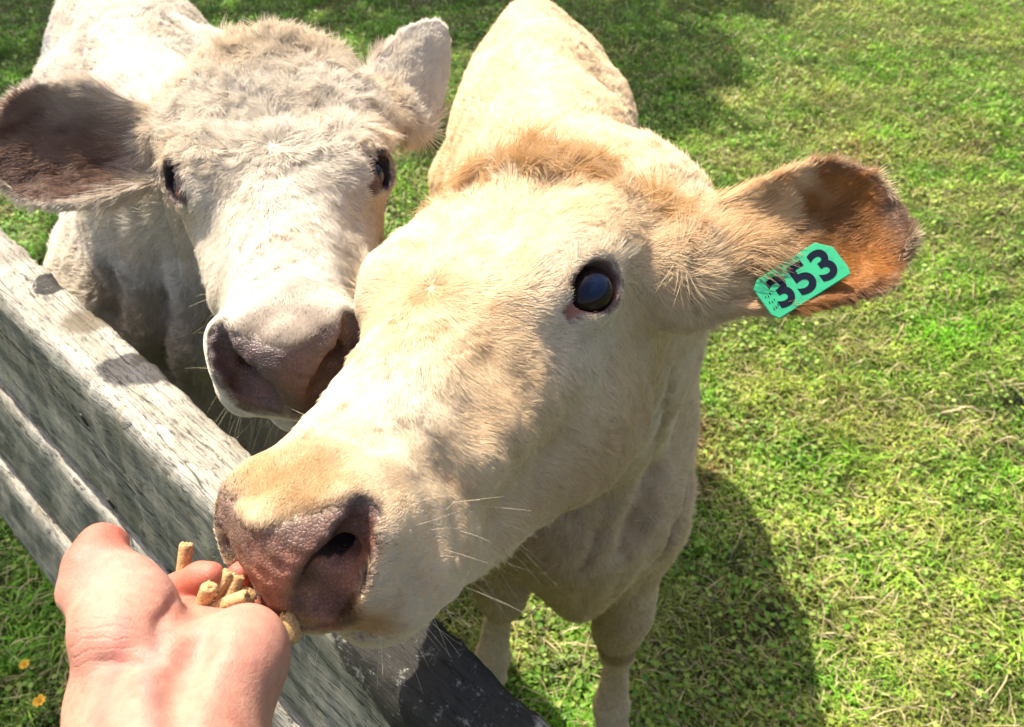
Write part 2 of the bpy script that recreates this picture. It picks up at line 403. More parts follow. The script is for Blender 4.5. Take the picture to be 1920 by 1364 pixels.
# ---------------------------------------------------------------- materials
class NT:
    def __init__(s, name, disp=False):
        s.m = bpy.data.materials.new(name); s.m.use_nodes = True; s.t = s.m.node_tree; s.b = s.t.nodes['Principled BSDF']; s.o = s.t.nodes['Material Output']
    def n(s, ty, **kw):
        x = s.t.nodes.new(ty)
        for k, v in kw.items():
            if k == 'inp':
                for a, b in v.items(): x.inputs[a].default_value = b
            else: setattr(x, k, v)
        return x
    def l(s, a, b): s.t.links.new(a, b); return s
    def attr(s, name): return s.n('ShaderNodeAttribute', attribute_name=name)
    def coord(s, scale=(1, 1, 1), rot=(0, 0, 0), loc=(0, 0, 0)):
        c = s.n('ShaderNodeTexCoord'); mp = s.n('ShaderNodeMapping'); mp.inputs['Scale'].default_value = scale; mp.inputs['Rotation'].default_value = rot; mp.inputs['Location'].default_value = loc
        s.l(c.outputs['Object'], mp.inputs[0]); return mp.outputs[0]
    def noise(s, vec, scale, detail=4, rough=.55, dist=0):
        x = s.n('ShaderNodeTexNoise', inp={'Scale': scale, 'Detail': detail, 'Roughness': rough, 'Distortion': dist}); s.l(vec, x.inputs['Vector']); return x.outputs[0]
    def ramp(s, fac, stops, interp='LINEAR'):
        x = s.n('ShaderNodeValToRGB'); x.color_ramp.interpolation = interp; e = x.color_ramp.elements
        while len(e) < len(stops): e.new(.5)
        for q, (p, c) in zip(e, stops): q.position = p; q.color = (*c, 1) if hasattr(c, '__len__') else (c, c, c, 1)
        s.l(fac, x.inputs[0]); return x.outputs[0]
    def mix(s, fac, a, b, mode='MIX'):
        x = s.n('ShaderNodeMix', data_type='RGBA', blend_type=mode)
        for k, v in ((0, fac), (6, a), (7, b)):
            if hasattr(v, 'links') or hasattr(v, 'is_output'): s.l(v, x.inputs[k])
            else: x.inputs[k].default_value = v if not hasattr(v, '__len__') else (*v, 1)[:4]
        return x.outputs[2]
    def math(s, op, a, b=None):
        x = s.n('ShaderNodeMath', operation=op)
        for k, v in ((0, a), (1, b)):
            if v is None: continue
            if hasattr(v, 'is_output'): s.l(v, x.inputs[k])
            else: x.inputs[k].default_value = v
        return x.outputs[0]
    def bump(s, h, dist, strength=1, prev=None):
        x = s.n('ShaderNodeBump', inp={'Strength': strength, 'Distance': dist}); s.l(h, x.inputs['Height'])
        if prev is not None: s.l(prev, x.inputs['Normal'])
        return x.outputs[0]
    def set(s, **kw):
        for k, v in kw.items():
            k = k.replace('_', ' ')
            if hasattr(v, 'is_output'): s.l(v, s.b.inputs[k])
            else: s.b.inputs[k].default_value = (*v, 1) if hasattr(v, '__len__') and len(v) == 3 and 'Radius' not in k else v
        return s

def mat_hide():
    """skin under the coat, bare pebbled muzzle, dark eye rims: the colours come with the animal"""
    n = NT('hide'); c = n.attr('col').outputs['Color']; pad = n.attr('pad').outputs['Fac']
    v = n.coord()
    vo = n.n('ShaderNodeTexVoronoi', feature='DISTANCE_TO_EDGE', inp={'Scale': 420.0, 'Randomness': .9}); n.l(v, vo.inputs['Vector'])
    cell = n.ramp(vo.outputs['Distance'], [(0, 0.), (.10, .7), (.35, 1.)])
    fine = n.noise(v, 900, 3)
    h1 = n.math('MULTIPLY', cell, pad)
    b = n.bump(h1, .0008, .55); b = n.bump(n.math('MULTIPLY', fine, pad), .0006, .25, b); b = n.bump(n.noise(v, 260, 5), .0012, .22, b)
    mot = n.ramp(n.noise(v, 130, 5, .7), [(.35, (.72, .72, .74)), (.65, (1.18, 1.12, 1.1))])
    cc = n.mix(n.math('MULTIPLY', pad, .8), c, n.mix(1.0, c, mot, 'MULTIPLY'))
    crack = n.ramp(vo.outputs['Distance'], [(0, .55), (.12, 1.)])
    cc = n.mix(n.math('MULTIPLY', pad, .6), cc, n.mix(1.0, cc, crack, 'MULTIPLY'))
    rough = n.ramp(pad, [(0, .75), (1, .40)])
    n.set(Base_Color=cc, Roughness=rough, Normal=b, Subsurface_Weight=.12, Subsurface_Radius=(.012, .004, .002), Subsurface_Scale=.4, Specular_IOR_Level=.36)
    return n.m
def mat_fur():
    n = NT('fur'); c = n.attr('col').outputs['Color']
    hi = n.n('ShaderNodeHairInfo')
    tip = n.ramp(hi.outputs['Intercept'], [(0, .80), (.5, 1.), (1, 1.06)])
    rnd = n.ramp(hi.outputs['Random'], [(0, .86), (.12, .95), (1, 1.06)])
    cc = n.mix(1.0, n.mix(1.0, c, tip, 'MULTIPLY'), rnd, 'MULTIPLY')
    hs = n.n('ShaderNodeHueSaturation', inp={'Saturation': 1.10}); n.l(cc, hs.inputs['Color']); cc = hs.outputs[0]
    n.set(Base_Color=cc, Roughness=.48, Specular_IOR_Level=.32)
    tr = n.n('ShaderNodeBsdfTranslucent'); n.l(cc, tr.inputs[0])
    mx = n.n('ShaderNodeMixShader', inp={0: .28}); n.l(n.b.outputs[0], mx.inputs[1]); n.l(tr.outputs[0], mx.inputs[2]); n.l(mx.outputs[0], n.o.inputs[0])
    return n.m
def mat_simple(name, col, rough=.5, **kw):
    n = NT(name); n.set(Base_Color=col, Roughness=rough, **kw); return n.m
def mat_eye():
    n = NT('eyeball'); c = n.attr('col').outputs['Color']
    n.set(Base_Color=c, Roughness=.04, Specular_IOR_Level=.20); return n.m
def mat_skin():
    n = NT('skin'); v = n.coord(); c = n.attr('col').outputs['Color']
    bl = n.noise(v, 38, 4, .6); b2 = n.noise(v, 160, 5, .65)
    c2 = n.mix(.8, c, n.mix(1.0, c, n.ramp(bl, [(.3, (.86, .70, .68)), (.5, (1, 1, 1)), (.7, (1.10, 1.06, 1.0))]), 'MULTIPLY'))
    c2 = n.mix(.6, c2, n.mix(1.0, c2, n.ramp(b2, [(.35, (.82, .72, .70)), (.6, (1.05, 1.04, 1.02))]), 'MULTIPLY'))
    vo = n.n('ShaderNodeTexVoronoi', feature='DISTANCE_TO_EDGE', inp={'Scale': 620.0}); n.l(v, vo.inputs['Vector'])
    cr = n.attr('crease').outputs['Fac']
    b = n.bump(n.ramp(vo.outputs['Distance'], [(0, 0.), (.2, 1.)]), .0004, .25); b = n.bump(n.noise(v, 700, 4), .0007, .4, b); b = n.bump(n.noise(v, 90, 4), .0022, .25, b)
    w = n.n('ShaderNodeTexWave', bands_direction='Y', inp={'Scale': 75.0, 'Distortion': 6.0, 'Detail': 3.0, 'Detail Scale': 1.6}); n.l(v, w.inputs['Vector'])
    b = n.bump(n.math('MULTIPLY', n.ramp(w.outputs['Fac'], [(0, 0.), (.3, 1.)]), cr), .0007, .38, b)
    n.set(Base_Color=c2, Roughness=.56, Normal=b, Subsurface_Weight=.55, Subsurface_Radius=(.010, .0035, .0018), Subsurface_Scale=.8, Specular_IOR_Level=.32)
    return n.m
def mat_wood(u, seed=0, tone=1.0):
    """weathered grey timber, grain along the rail, lichen and black, partly mouldy patches where the rail has them"""
    n = NT('weathered_timber'); ang = math.atan2(u[1], u[0])
    g = n.coord((1, 1, 1), (0, 0, -ang), (seed * .37, seed * .11, 0))
    mp = n.n('ShaderNodeMapping'); mp.inputs['Scale'].default_value = (5.0, 90, 90); n.l(g, mp.inputs[0])
    grain = n.noise(mp.outputs[0], 4.4, 8, .62, .12)
    mp2 = n.n('ShaderNodeMapping'); mp2.inputs['Scale'].default_value = (2.2, 16, 10); n.l(g, mp2.inputs[0])
    blot = n.noise(mp2.outputs[0], 1.5, 5, .6, .4)
    mp3 = n.n('ShaderNodeMapping'); mp3.inputs['Scale'].default_value = (.22, 1, 1); n.l(g, mp3.inputs[0])
    fine = n.noise(mp3.outputs[0], 330, 6, .75); med = n.noise(g, 42, 6, .65)
    base = n.ramp(grain, [(.31, (.20, .19, .165)), (.40, (.42, .41, .375)), (.52, (.58, .57, .53)), (.75, (.66, .65, .60))])
    base = n.mix(n.ramp(blot, [(.38, .65), (.6, 0.)]), base, n.mix(1.0, base, (.55, .54, .47), 'MULTIPLY'))
    base = n.mix(n.ramp(med, [(.56, 0.), (.72, .7)]), base, (.26, .21, .13))
    base = n.mix(n.ramp(fine, [(.38, .85), (.46, 0.)]), base, (.10, .09, .08))
    mp4 = n.n('ShaderNodeMapping'); mp4.inputs['Scale'].default_value = (1.6, 42, 42); n.l(g, mp4.inputs[0])
    base = n.mix(n.ramp(n.noise(mp4.outputs[0], 1.6, 2, .4, .2), [(.487, 0.), (.497, .9), (.503, .9), (.513, 0.)]), base, (.05, .045, .038))
    lich = n.ramp(n.noise(g, 19, 7, .72, .3), [(.60, 0.), (.64, .85)])
    base = n.mix(lich, base, n.mix(fine, (.42, .46, .34), (.66, .69, .56)))
    och = n.ramp(n.noise(n.coord((1, 1, 1), (0, 0, 0), (3.3, 1.2, .4)), 13, 7, .75), [(.64, 0.), (.68, .8)])
    base = n.mix(och, base, (.45, .30, .10))
    mo = n.attr('dark_patch').outputs['Fac']
    mk = n.math('ADD', mo, n.math('MULTIPLY', n.math('SUBTRACT', n.noise(g, 30, 7, .75), .5), .9))
    base = n.mix(n.ramp(mk, [(.46, 0.), (.60, .93)]), base, n.mix(n.ramp(n.noise(g, 70, 8, .82), [(.56, 0.), (.63, .9)]), (.020, .019, .018), (.36, .37, .35)))
    br = n.attr('stain').outputs['Fac']
    base = n.mix(n.ramp(n.math('ADD', br, n.math('MULTIPLY', n.math('SUBTRACT', fine, .5), 1.2)), [(.4, 0.), (.7, .8)]), base, (.13, .10, .06))
    base = n.mix(1.0, base, (tone * .64, tone * .61, tone * .56), 'MULTIPLY')
    base = n.mix(n.attr('face_shade').outputs['Fac'], base, n.mix(1.0, base, (.46, .50, .47), 'MULTIPLY'))  # shade of the near face multiplied into the timber colour
    b = n.bump(grain, .003, .5); b = n.bump(fine, .0012, .5, b); b = n.bump(lich, .0012, .5, b)
    n.set(Base_Color=base, Roughness=.82, Normal=b, Specular_IOR_Level=.25); return n.m
def mat_col(name, rough=.6, trans=0., spec=.4, jitter=None):
    n = NT(name); c = n.attr('col').outputs['Color']; hs = n.n('ShaderNodeHueSaturation', inp={'Saturation': 1.03}); n.l(c, hs.inputs['Color']); c = hs.outputs[0]
    n.set(Base_Color=c, Roughness=rough, Specular_IOR_Level=spec)
    if trans:
        tr = n.n('ShaderNodeBsdfTranslucent'); n.l(c, tr.inputs[0]); mx = n.n('ShaderNodeMixShader', inp={0: trans})
        n.l(n.b.outputs[0], mx.inputs[1]); n.l(tr.outputs[0], mx.inputs[2]); n.l(mx.outputs[0], n.o.inputs[0])
    return n.m
def mat_ground():
    n = NT('soil_and_moss'); v = n.coord()
    a = n.noise(v, 2.2, 5); b = n.noise(v, 26, 6, .7); c = n.noise(v, 180, 4)
    col = n.mix(n.ramp(a, [(.35, 0.), (.65, 1.)]), (.055, .085, .014), (.10, .12, .030))
    col = n.mix(n.ramp(b, [(.45, 0.), (.7, .8)]), col, (.13, .105, .045))
    col = n.mix(n.ramp(c, [(.4, .8), (.6, 0.)]), col, (.02, .03, .008))
    n.set(Base_Color=col, Roughness=.95, Normal=n.bump(b, .02, .8), Specular_IOR_Level=.1); return n.m
# ---------------------------------------------------------------- numeric helpers
def N3(p, scale, seed, k=7):
    r = np.random.default_rng(seed); d = nrm(r.normal(size=(k, 3))) * (2 * np.pi / scale) * r.uniform(.6, 1.5, (k, 1)); ph = r.uniform(0, 6.28, k)
    return np.sin(p @ d.T + ph).sum(1) / math.sqrt(k)
def NV(p, scale, seed): return np.stack([N3(p, scale, seed + i) for i in range(3)], 1)
def ss(a, b, x): t = np.clip((x - a) / (b - a), 0, 1); return t * t * (3 - 2 * t)
def lerp(a, b, t): t = t[:, None]; return a * (1 - t) + b * t
ORG = {}
def mo(name, v, f, mats, parent=None, smooth=True, cols=None):
    org = np.array(ORG.get(parent.name, (0, 0, 0)) if parent else (0, 0, 0), float)
    o = mesh_obj(name, np.asarray(v) - org, f, mats, None, smooth, cols)
    if parent: o.parent = parent
    ORG[o.name] = org
    return o
def rt(name, loc, *a, **k):
    o = root(name, tuple(float(x) for x in loc), *a, **k); ORG[o.name] = tuple(float(x) for x in loc); return o
def curves_obj(name, pts, rad, col, mat, parent):
    """pts (n,k,3) rad (n,k) col (n,3)"""
    n, k, _ = pts.shape; org = np.array(ORG[parent.name])
    hc = bpy.data.hair_curves.new(name); hc.add_curves([k] * n)
    hc.position_data.foreach_set('vector', np.ascontiguousarray(pts - org, np.float32).ravel())
    hc.points.foreach_set('radius', np.ascontiguousarray(rad, np.float32).ravel())
    a = hc.attributes.new('col', 'FLOAT_COLOR', 'CURVE'); a.data.foreach_set('color', np.concatenate([col, np.ones((n, 1))], 1).astype(np.float32).ravel())
    hc.materials.append(mat); o = bpy.data.objects.new(name, hc); COL.objects.link(o); o.parent = parent; ORG[o.name] = tuple(org); return o
def vec(*a): return np.array(a, float)

# ---------------------------------------------------------------- coats
def head_regions(p, F, ears):
    L = F.l(p); x, y, z = L.T; ax = np.abs(x)
    hd = ss(-.20, -.12, y) * (ax < .125) * (z > -.26) * (z < .10) * (y < .33)
    ear = np.zeros(len(p)); earp = {}
    for sx, (B, T, (a_, w_, n_, Ln, loc)) in ears.items():
        a, b, c = loc(p); m = ss(.04, .22, a) * (a < 1.06) * (np.abs(b) < .075) * (np.abs(c) < .06); earp[sx] = (m, a, b, c); ear = np.maximum(ear, m)
    hd = hd * (1 - ear)
    top = ss(-.027, -.033, z + .10 * ax * 0 + .002 * np.cos(x * 60))
    side = ss(.0, .004, .0555 - ax - np.maximum(-.052 - z, 0) * (.78 if len(ears) and F.S[2] > 1.06 else .42))
    pad = top * side * ss(.236, .248, y) * ss(-.094, -.087, z) * (hd > 0)
    return L, hd, ear, earp, pad
def hair_flow(p, nn, F, R_, back, kind):
    L, hd, ear, earp, pad = R_
    x, y, z = L.T; sx = np.sign(x)
    wy = .062 if kind == 'tan' else .042
    g0 = np.stack([x * 1.3, (y - wy), 0 * x], 1); g0 = g0 / (np.linalg.norm(g0, axis=1, keepdims=True) + .010) + np.array([[.12, .30, 0]]) * ss(.02, .0, np.linalg.norm(g0, axis=1))[:, None]
    g0 = g0 + np.stack([-g0[:, 1] * .25, g0[:, 0] * .25, 0 * x], 1)
    g1 = np.stack([sx * .35, -.35 + 0 * x, -.9 + 0 * x], 1)
    g2 = np.stack([x, y - .31, (z + .06) * .8], 1); g2 = g2 / (np.linalg.norm(g2, axis=1, keepdims=True) + 1e-5)
    g = lerp(g0, g1, ss(-.012, -.06, z)); g = lerp(g, nrm(g2), ss(.19, .235, y)); gh = g @ F.R.T
    body = np.array(back)[None] * 1.0 + np.zeros_like(p); body = body + np.stack([0 * x, 0 * x, -.55 - .6 * ss(.95, .6, p[:, 2])], 1)
    g = lerp(body, gh, hd)
    for s_, (m, a, b, c) in earp.items():
        B, T, (a_, w_, n_, Ln, loc) = F.ears[s_]
        inner = (nn @ n_) > 0
        ge = a_[None] * 1.0 + w_[None] * (b / .05 * .55)[:, None]
        g = lerp(g, ge, m)
    return g
def coat(kind, p, nn, F):
    """colour, fur length, density at points of the hide"""
    R_ = head_regions(p, F, F.ears)
    L, hd, ear, earp, pad = R_
    x, y, z = L.T; ax = np.abs(x)
    n1 = N3(p, .10, 3); n2 = N3(p, .03, 5); n3 = N3(p, .012, 9)
    if kind == 'tan':
        c = np.tile(vec(.76, .61, .42), (len(p), 1))
        c = lerp(c, vec(.82, .72, .56), ss(-.3, 1.2, n1) * .6); c = lerp(c, vec(.66, .47, .28), ss(.2, 1.5, n2 + n1 * .4) * .4)
        c = lerp(c, vec(.80, .64, .43), ss(1.0, .7, p[:, 2]) * (1 - hd) * .7); c = lerp(c, vec(.70, .56, .38), ss(.55, .40, p[:, 2]) * .8)                             # belly and chest lifted in colour to brighten their shade; legs tanner
        c = lerp(c, vec(.30, .18, .08), (1 - hd) * ss(.035, .012, np.abs(p[:, 2] - .338)) * (p[:, 1] < 1.2) * .6)
        c = lerp(c, vec(.42, .24, .09), (1 - hd) * ss(.06, .02, np.linalg.norm((p - vec(.205, .66, .60)) / vec(1, 1, 1.6), axis=1)) * .7)  # brown shadow of the skin fold, painted into the coat
        c = lerp(c, vec(.52, .33, .15), hd * ss(-.105, -.135, z) * ss(.17, .05, y) * .35)
        c = lerp(c, vec(.76, .66, .52), hd * ss(.07, .03, np.hypot(y - .02, z + .03)) * ss(.045, .075, ax) * .9)    # pale ring round the eyes
        c = lerp(c, vec(.78, .72, .62), hd * ss(.10, .16, y) * ss(.24, .16, y) * ss(-.055, -.02, z) * .6)
        c = lerp(c, vec(.68, .59, .47), hd * ss(.15, .21, y) * ss(-.03, -.06, z) * ss(.2, -.6, n3) * .55)       # salt and pepper lips
        c = lerp(c, vec(.46, .30, .15), hd * ss(.052, .020, np.hypot(x * .75, (y - .243) * 1.5)) * (z > -.06) * (.7 + .3 * ss(-1.6, .3, n2)) * .85)
        c = lerp(c, vec(.42, .24, .09), hd * ss(.026, .004, np.hypot(x, y - .066)) * .42)
        c = lerp(c, vec(.47, .27, .10), hd * ss(-.080, -.105, y) * ss(-.055, -.02, z) * ss(-1.2, .4, n2) * .8)
        padc = lerp(np.tile(vec(.40, .19, .125), (len(p), 1)), vec(.135, .082, .062), ss(-.060, -.036, z + .003 * n3 + .1 * np.maximum(x, 0)))
        padc = lerp(padc, vec(.40, .17, .12), ss(-.070, -.088, z) * .6)
        c = lerp(c, vec(.50, .27, .10), hd * ss(.034, .008, np.sqrt((x + .030) ** 2 + (y - .272) ** 2 + (z + .090) ** 2)) * .75)
        rim = vec(.125, .066, .052)
    else:
        c = np.tile(vec(.71, .65, .555), (len(p), 1))
        c = lerp(c, vec(.60, .50, .375), ss(.2, 1.4, n1) * .45); c = lerp(c, vec(.50, .50, .50), (1 - hd) * ss(.9, .5, np.linalg.norm((p - vec(-.88, 1.55, .95)) / vec(.13, .2, .14), axis=1)) * .75)
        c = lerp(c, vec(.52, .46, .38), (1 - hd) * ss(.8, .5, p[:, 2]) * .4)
        c = lerp(c, vec(.64, .50, .32), hd * ss(-.05, -.11, y) * .45)
        c = lerp(c, vec(.60, .46, .30), hd * ss(.07, .03, np.abs(y - .02)) * ss(.06, .085, ax) * .5)
        c = lerp(c, vec(.68, .62, .52), hd * ss(.14, .2, y) * .8)
        c = lerp(c, vec(.34, .26, .21), hd * ss(.040, .016, np.hypot(x * .8, (y - .258) * 1.6)) * (z > -.06) * .6)
        padc = lerp(np.tile(vec(.088, .055, .048), (len(p), 1)), vec(.085, .060, .055), ss(-.075, -.04, z))
        padc = lerp(padc, vec(.16, .085, .08), ss(-.6, 1.4, n2) * .6)
        rim = vec(.045, .03, .03)
    ln = .0175 * (1 - hd) + hd * (.0095 + .004 * ss(-.06, -.12, z)); dens = 1 + .35 * (1 - hd)
    ln = ln * (1 + .5 * (1 - hd) * ss(1.0, 1.15, p[:, 2])) * (1 - .4 * ss(.6, .4, p[:, 2]) * (1 - hd))
    if kind == 'white':
        curly = hd * ss(.085, .03, y) * ss(-.075, -.03, z); ln = ln + .010 * curly
    else:
        curly = hd * ss(-.075, -.11, y) * ss(-.07, -.03, z); ln = ln + .023 * curly
        curly = np.maximum(curly, .25 * hd * ss(.05, -.03, y) * ss(-.07, -.03, z))
    ln = ln * (1 - .62 * hd * ss(.15, .22, y)); dens = dens * (1 + 1.5 * hd * ss(.12, .2, y))
    for s_, (m, a, b, c_) in earp.items():
        B, T, (a_, w_, n_, Ln, loc) = F.ears[s_]
        inner = m * ((nn @ n_) > .0)
        w = np.interp(a, [0, .2, .4, .65, .85, 1], [.036, .041, .051, .058, .045, .012]); edge = ss(.65, .98, np.abs(b) / w)
        if kind == 'tan':
            ci = lerp(np.tile(vec(.40, .19, .07), (len(p), 1)), vec(.25, .165, .12), np.maximum(ss(.80, .95, a), edge * ss(.45, .7, a)) * .9)
            ci = lerp(ci, vec(.70, .52, .32), ss(.60, .40, a + .07 * n2 - .12 * (b / w)))
            ci = lerp(ci, vec(.17, .085, .04), ss(.22, .05, np.hypot((a - .66) * 1.0, (b / w - .1) * .35)) * .7)
            ci = lerp(ci, vec(.30, .185, .11), ss(.55, .35, a) * ss(.2, 1.2, N3(p @ np.diag([1, 3, 3]), .02, 77)) * .7)
            co = np.tile(vec(.64, .48, .29), (len(p), 1)); co = lerp(co, vec(.75, .62, .44), ss(.3, .7, a))
            c = lerp(c, co, m); c = lerp(c, ci, inner * ss(1.06, .9, edge))
        else:
            ci = lerp(np.tile(vec(.24, .155, .115), (len(p), 1)), vec(.125, .068, .050), ss(.0, 1.2, N3(p @ np.diag([1, 1, 3]), .05, 71)))
            ci = lerp(ci, vec(.62, .52, .42), np.maximum(ss(.26, .10, a), ss(-.2, .6, -(b / w) * 1.0 - .25) * ss(.75, .5, a) * .75)); ci = lerp(ci, vec(.70, .62, .52), ss(.8, 1.0, edge))
            c = lerp(c, ci, inner)
        deep = inner * (1 - edge) * ss(.45, .6, a) * ss(1.0, .85, a)
        ln = ln * (1 - m) + m * (.011 + .016 * ss(.55, .3, a) * ((nn @ n_) > 0) + .003 * edge); dens = dens * (1 + .9 * m) * (1 - .15 * deep)
    bare = pad.copy()
    nost = np.zeros(len(p))
    for (qx, qy, qz), r in (((.0225, .29, -.074), .013), ((.030, .28, -.066), .0155), ((.039, .271, -.056), .0145), ((.046, .26, -.046), .0115), ((.049, .249, -.036), .008)):
        d = np.sqrt((ax - qx) ** 2 + (y - qy) ** 2 + (z - qz) ** 2); nost = np.maximum(nost, hd * ss(r * 1.25, r * .9, d))
    inside = hd * (ax < .05) * (y > .215) * (y < .292) * (z < -.035) * (z > -.08) * (np.einsum('ij,ij->i', nn, (F.R @ vec(0, 1, 0))[None]) < .15) * (ax < .043)
    for s_, (ec, eo, er, M) in F.eyes.items():
        q = (p - ec) @ M / er; rr = np.hypot(q[:, 0] / 1.18, q[:, 1] / .92) + (q[:, 2] < -.3) * 9; fr = ss(1.22, 1.02, rr + .06 * n3) ; inn = hd * (rr < 1.5)
        # the inner corner runs out towards the nose
        q0 = ss(.42, .2, np.hypot((q[:, 0] - 1.30) * .55, (q[:, 1] + .30))) * (q[:, 2] > -.3); fr = np.maximum(fr, q0)
        c = lerp(c, np.tile(rim if s_ == s_ else rim, (len(p), 1)), fr * inn); c = lerp(c, np.tile(rim * vec(2.0, 1.6, 1.5), (len(p), 1)), q0 * inn * .8)
        bare = np.maximum(bare, fr * inn); ln = ln * (1 - .55 * ss(2.2, 1.3, rr) * hd * (rr < 3))
    c = lerp(c, padc, pad); c = lerp(c, np.tile(vec(.075, .032, .028) if kind == 'tan' else vec(.07, .04, .04), (len(p), 1)), nost * (1 - .25 * pad)); 
    if kind == 'tan': c = lerp(c, vec(.045, .024, .024), hd * ss(.017, .006, np.sqrt((ax - .029) ** 2 + (y - .278) ** 2 + (z + .077) ** 2)) * .85)
    c = lerp(c, np.tile(vec(.030, .016, .015), (len(p), 1)), inside)
    bare = np.maximum(np.maximum(bare, nost), inside)
    dens = dens * np.clip(1 - 1.15 * bare, 0, 1)
    dens = dens * (p[:, 2] > .055)
    return np.clip(c, 0, 1), ln, dens, curly, np.maximum(pad, nost), R_
def fur(name, root_, V, Q, VN, F, kind, back, n, mat, sk, sub=5):
    A = .5 * np.linalg.norm(np.cross(V[Q[:, 2]] - V[Q[:, 0]], V[Q[:, 3]] - V[Q[:, 1]]), axis=1)
    cen = V[Q].mean(1); nn = nrm(VN[Q].mean(1))
    col, ln, dens, curly, pad, R_ = coat(kind, cen, nn, F)
    tocam = CW - cen; D = np.linalg.norm(tocam, axis=1); fac = np.einsum('ij,ij->i', tocam, nn) / D
    w = A * dens / D ** 2 * np.clip(.22 + 1.0 * ss(-.35, .15, fac), 0, 1) * np.where(cen[:, 2] < .6, .6, 1)
    w /= w.sum(); r = np.random.default_rng(11 if kind == 'tan' else 12)
    ix = r.choice(len(w), n, p=w); uv = r.random((n, 2)); q = Q[ix]
    def bl(X): return ((1 - uv[:, :1]) * (1 - uv[:, 1:]) * X[q[:, 0]] + uv[:, :1] * (1 - uv[:, 1:]) * X[q[:, 1]] + uv[:, :1] * uv[:, 1:] * X[q[:, 2]] + (1 - uv[:, :1]) * uv[:, 1:] * X[q[:, 3]])
    P = bl(V); N_ = nrm(bl(VN))
    col, ln, dens, curly, pad, R_ = coat(kind, P, N_, F)
    g = hair_flow(P, N_, F, R_, back, kind)
    Lx = R_[0]; hd = R_[1]; ear = R_[2]
    g = nrm(g) + .16 * NV(P, .045, 21) + .10 * NV(P, .014, 31) + .13 * r.normal(size=(n, 3)) + (curly * .75)[:, None] * NV(P, .028, 41) * (1.0 if kind == 'white' else 1.0)
    t = nrm(g - np.einsum('ij,ij->i', g, N_)[:, None] * N_); b = np.cross(N_, t)
    ln = ln * r.uniform(.65, 1.2, n) * (1 + .18 * N3(P, .03, 51))
    lift = .16 + .10 * r.random(n) + .30 * curly + .02 * ear + .04 * N3(P, .016, 55) + .10 * hd * ss(.15, .22, Lx[:, 1])
    S = np.linspace(0, 1, sub)[None, :, None]
    bend = (.10 * N3(P, .022, 61) + .05 * r.normal(size=n) + curly * .55 * N3(P, .020, 63))[:, None, None]
    Lh = ln[:, None, None]
    pts = P[:, None] - N_[:, None] * .0004 + t[:, None] * Lh * S * (1 - .25 * curly[:, None, None] * S) + N_[:, None] * Lh * lift[:, None, None] * (S * (1.25 - .55 * S)) + b[:, None] * Lh * bend * S * S
    # tufts: tips lean together
    cl = NV(P, .009, 81) * (.10 + .16 * curly)[:, None] + NV(P, .0045, 84) * (.05 + .06 * curly)[:, None]
    pts = pts + cl[:, None] * Lh * S ** 1.5
    # no hair dives under the hide: lift every point to its own height above the sculpted surface
    for i0 in range(0, n, 60000):
        blk = pts[i0:i0 + 60000, 1:]; d = sk.field(blk, blk[:, 0] * 1.0, .045)
        fl = blk.reshape(-1, 3); h0 = hd[i0:i0 + 60000]; dsp = (.0010 * N3(fl, .03, 93) + .004 * N3(fl, .16, 95) * (1 - np.repeat(h0, blk.shape[1])) * (1 - np.repeat(ear[i0:i0 + 60000], blk.shape[1]))).reshape(blk.shape[:2])
        need = dsp + .0007 + ln[i0:i0 + 60000, None] * (lift[i0:i0 + 60000, None] * .55) * S[:, 1:, 0] ** .8
        blk += N_[i0:i0 + 60000, None] * np.clip(need - d, 0, .025)[:, :, None]
    Dm = np.linalg.norm(P - CW, axis=1)
    prof = np.array([1, .95, .8, .6, .15]) if sub == 5 else np.linspace(1, .2, sub)
    rad = (np.clip(Dm, .33, 2.0) / 773 * .22 * r.uniform(.7, 1.15, n))[:, None] * prof[None]
    dark = r.random(n) < (.010 if kind == 'tan' else .004)
    col = col * (1 + .06 * r.normal(size=(n, 1))) * np.where(dark, .5, 1)[:, None]
    return curves_obj(name, pts, rad, np.clip(col, 0, .95), mat, root_)
def strands(name, root_, items, mat):
    pts = []; rad = []; col = []
    S = np.linspace(0, 1, 8)[:, None]
    for p, d, sag, L, r_, c in items:
        pts.append(np.asarray(p) + np.asarray(d) * L * S + np.asarray(sag) * L * S * S); rad.append(r_ * np.linspace(1, .25, 8)); col.append(c)
    return curves_obj(name, np.array(pts), np.array(rad), np.array(col, float), mat, root_)
def tri_sphere(c, r, M=np.eye(3), sc_=(1, 1, 1), nu=48, nv=28):
    u = np.linspace(0, 2 * np.pi, nu, endpoint=False); v_ = np.linspace(.02, np.pi - .02, nv)
    U, Vv = np.meshgrid(u, v_); P = np.stack([np.cos(U) * np.sin(Vv), np.sin(U) * np.sin(Vv), np.cos(Vv)], -1).reshape(-1, 3) * np.array(sc_)
    q = [(j * nu + i, (j + 1) * nu + i, (j + 1) * nu + (i + 1) % nu, j * nu + (i + 1) % nu) for j in range(nv - 1) for i in range(nu)]
    return np.asarray(c) + r * P @ np.asarray(M).T, np.array(q)
MAT = dict(hide=mat_hide(), fur=mat_fur(), eye=mat_eye(), skin=mat_skin(), hoof=mat_simple('hoof_horn', (.09, .07, .055), .6))
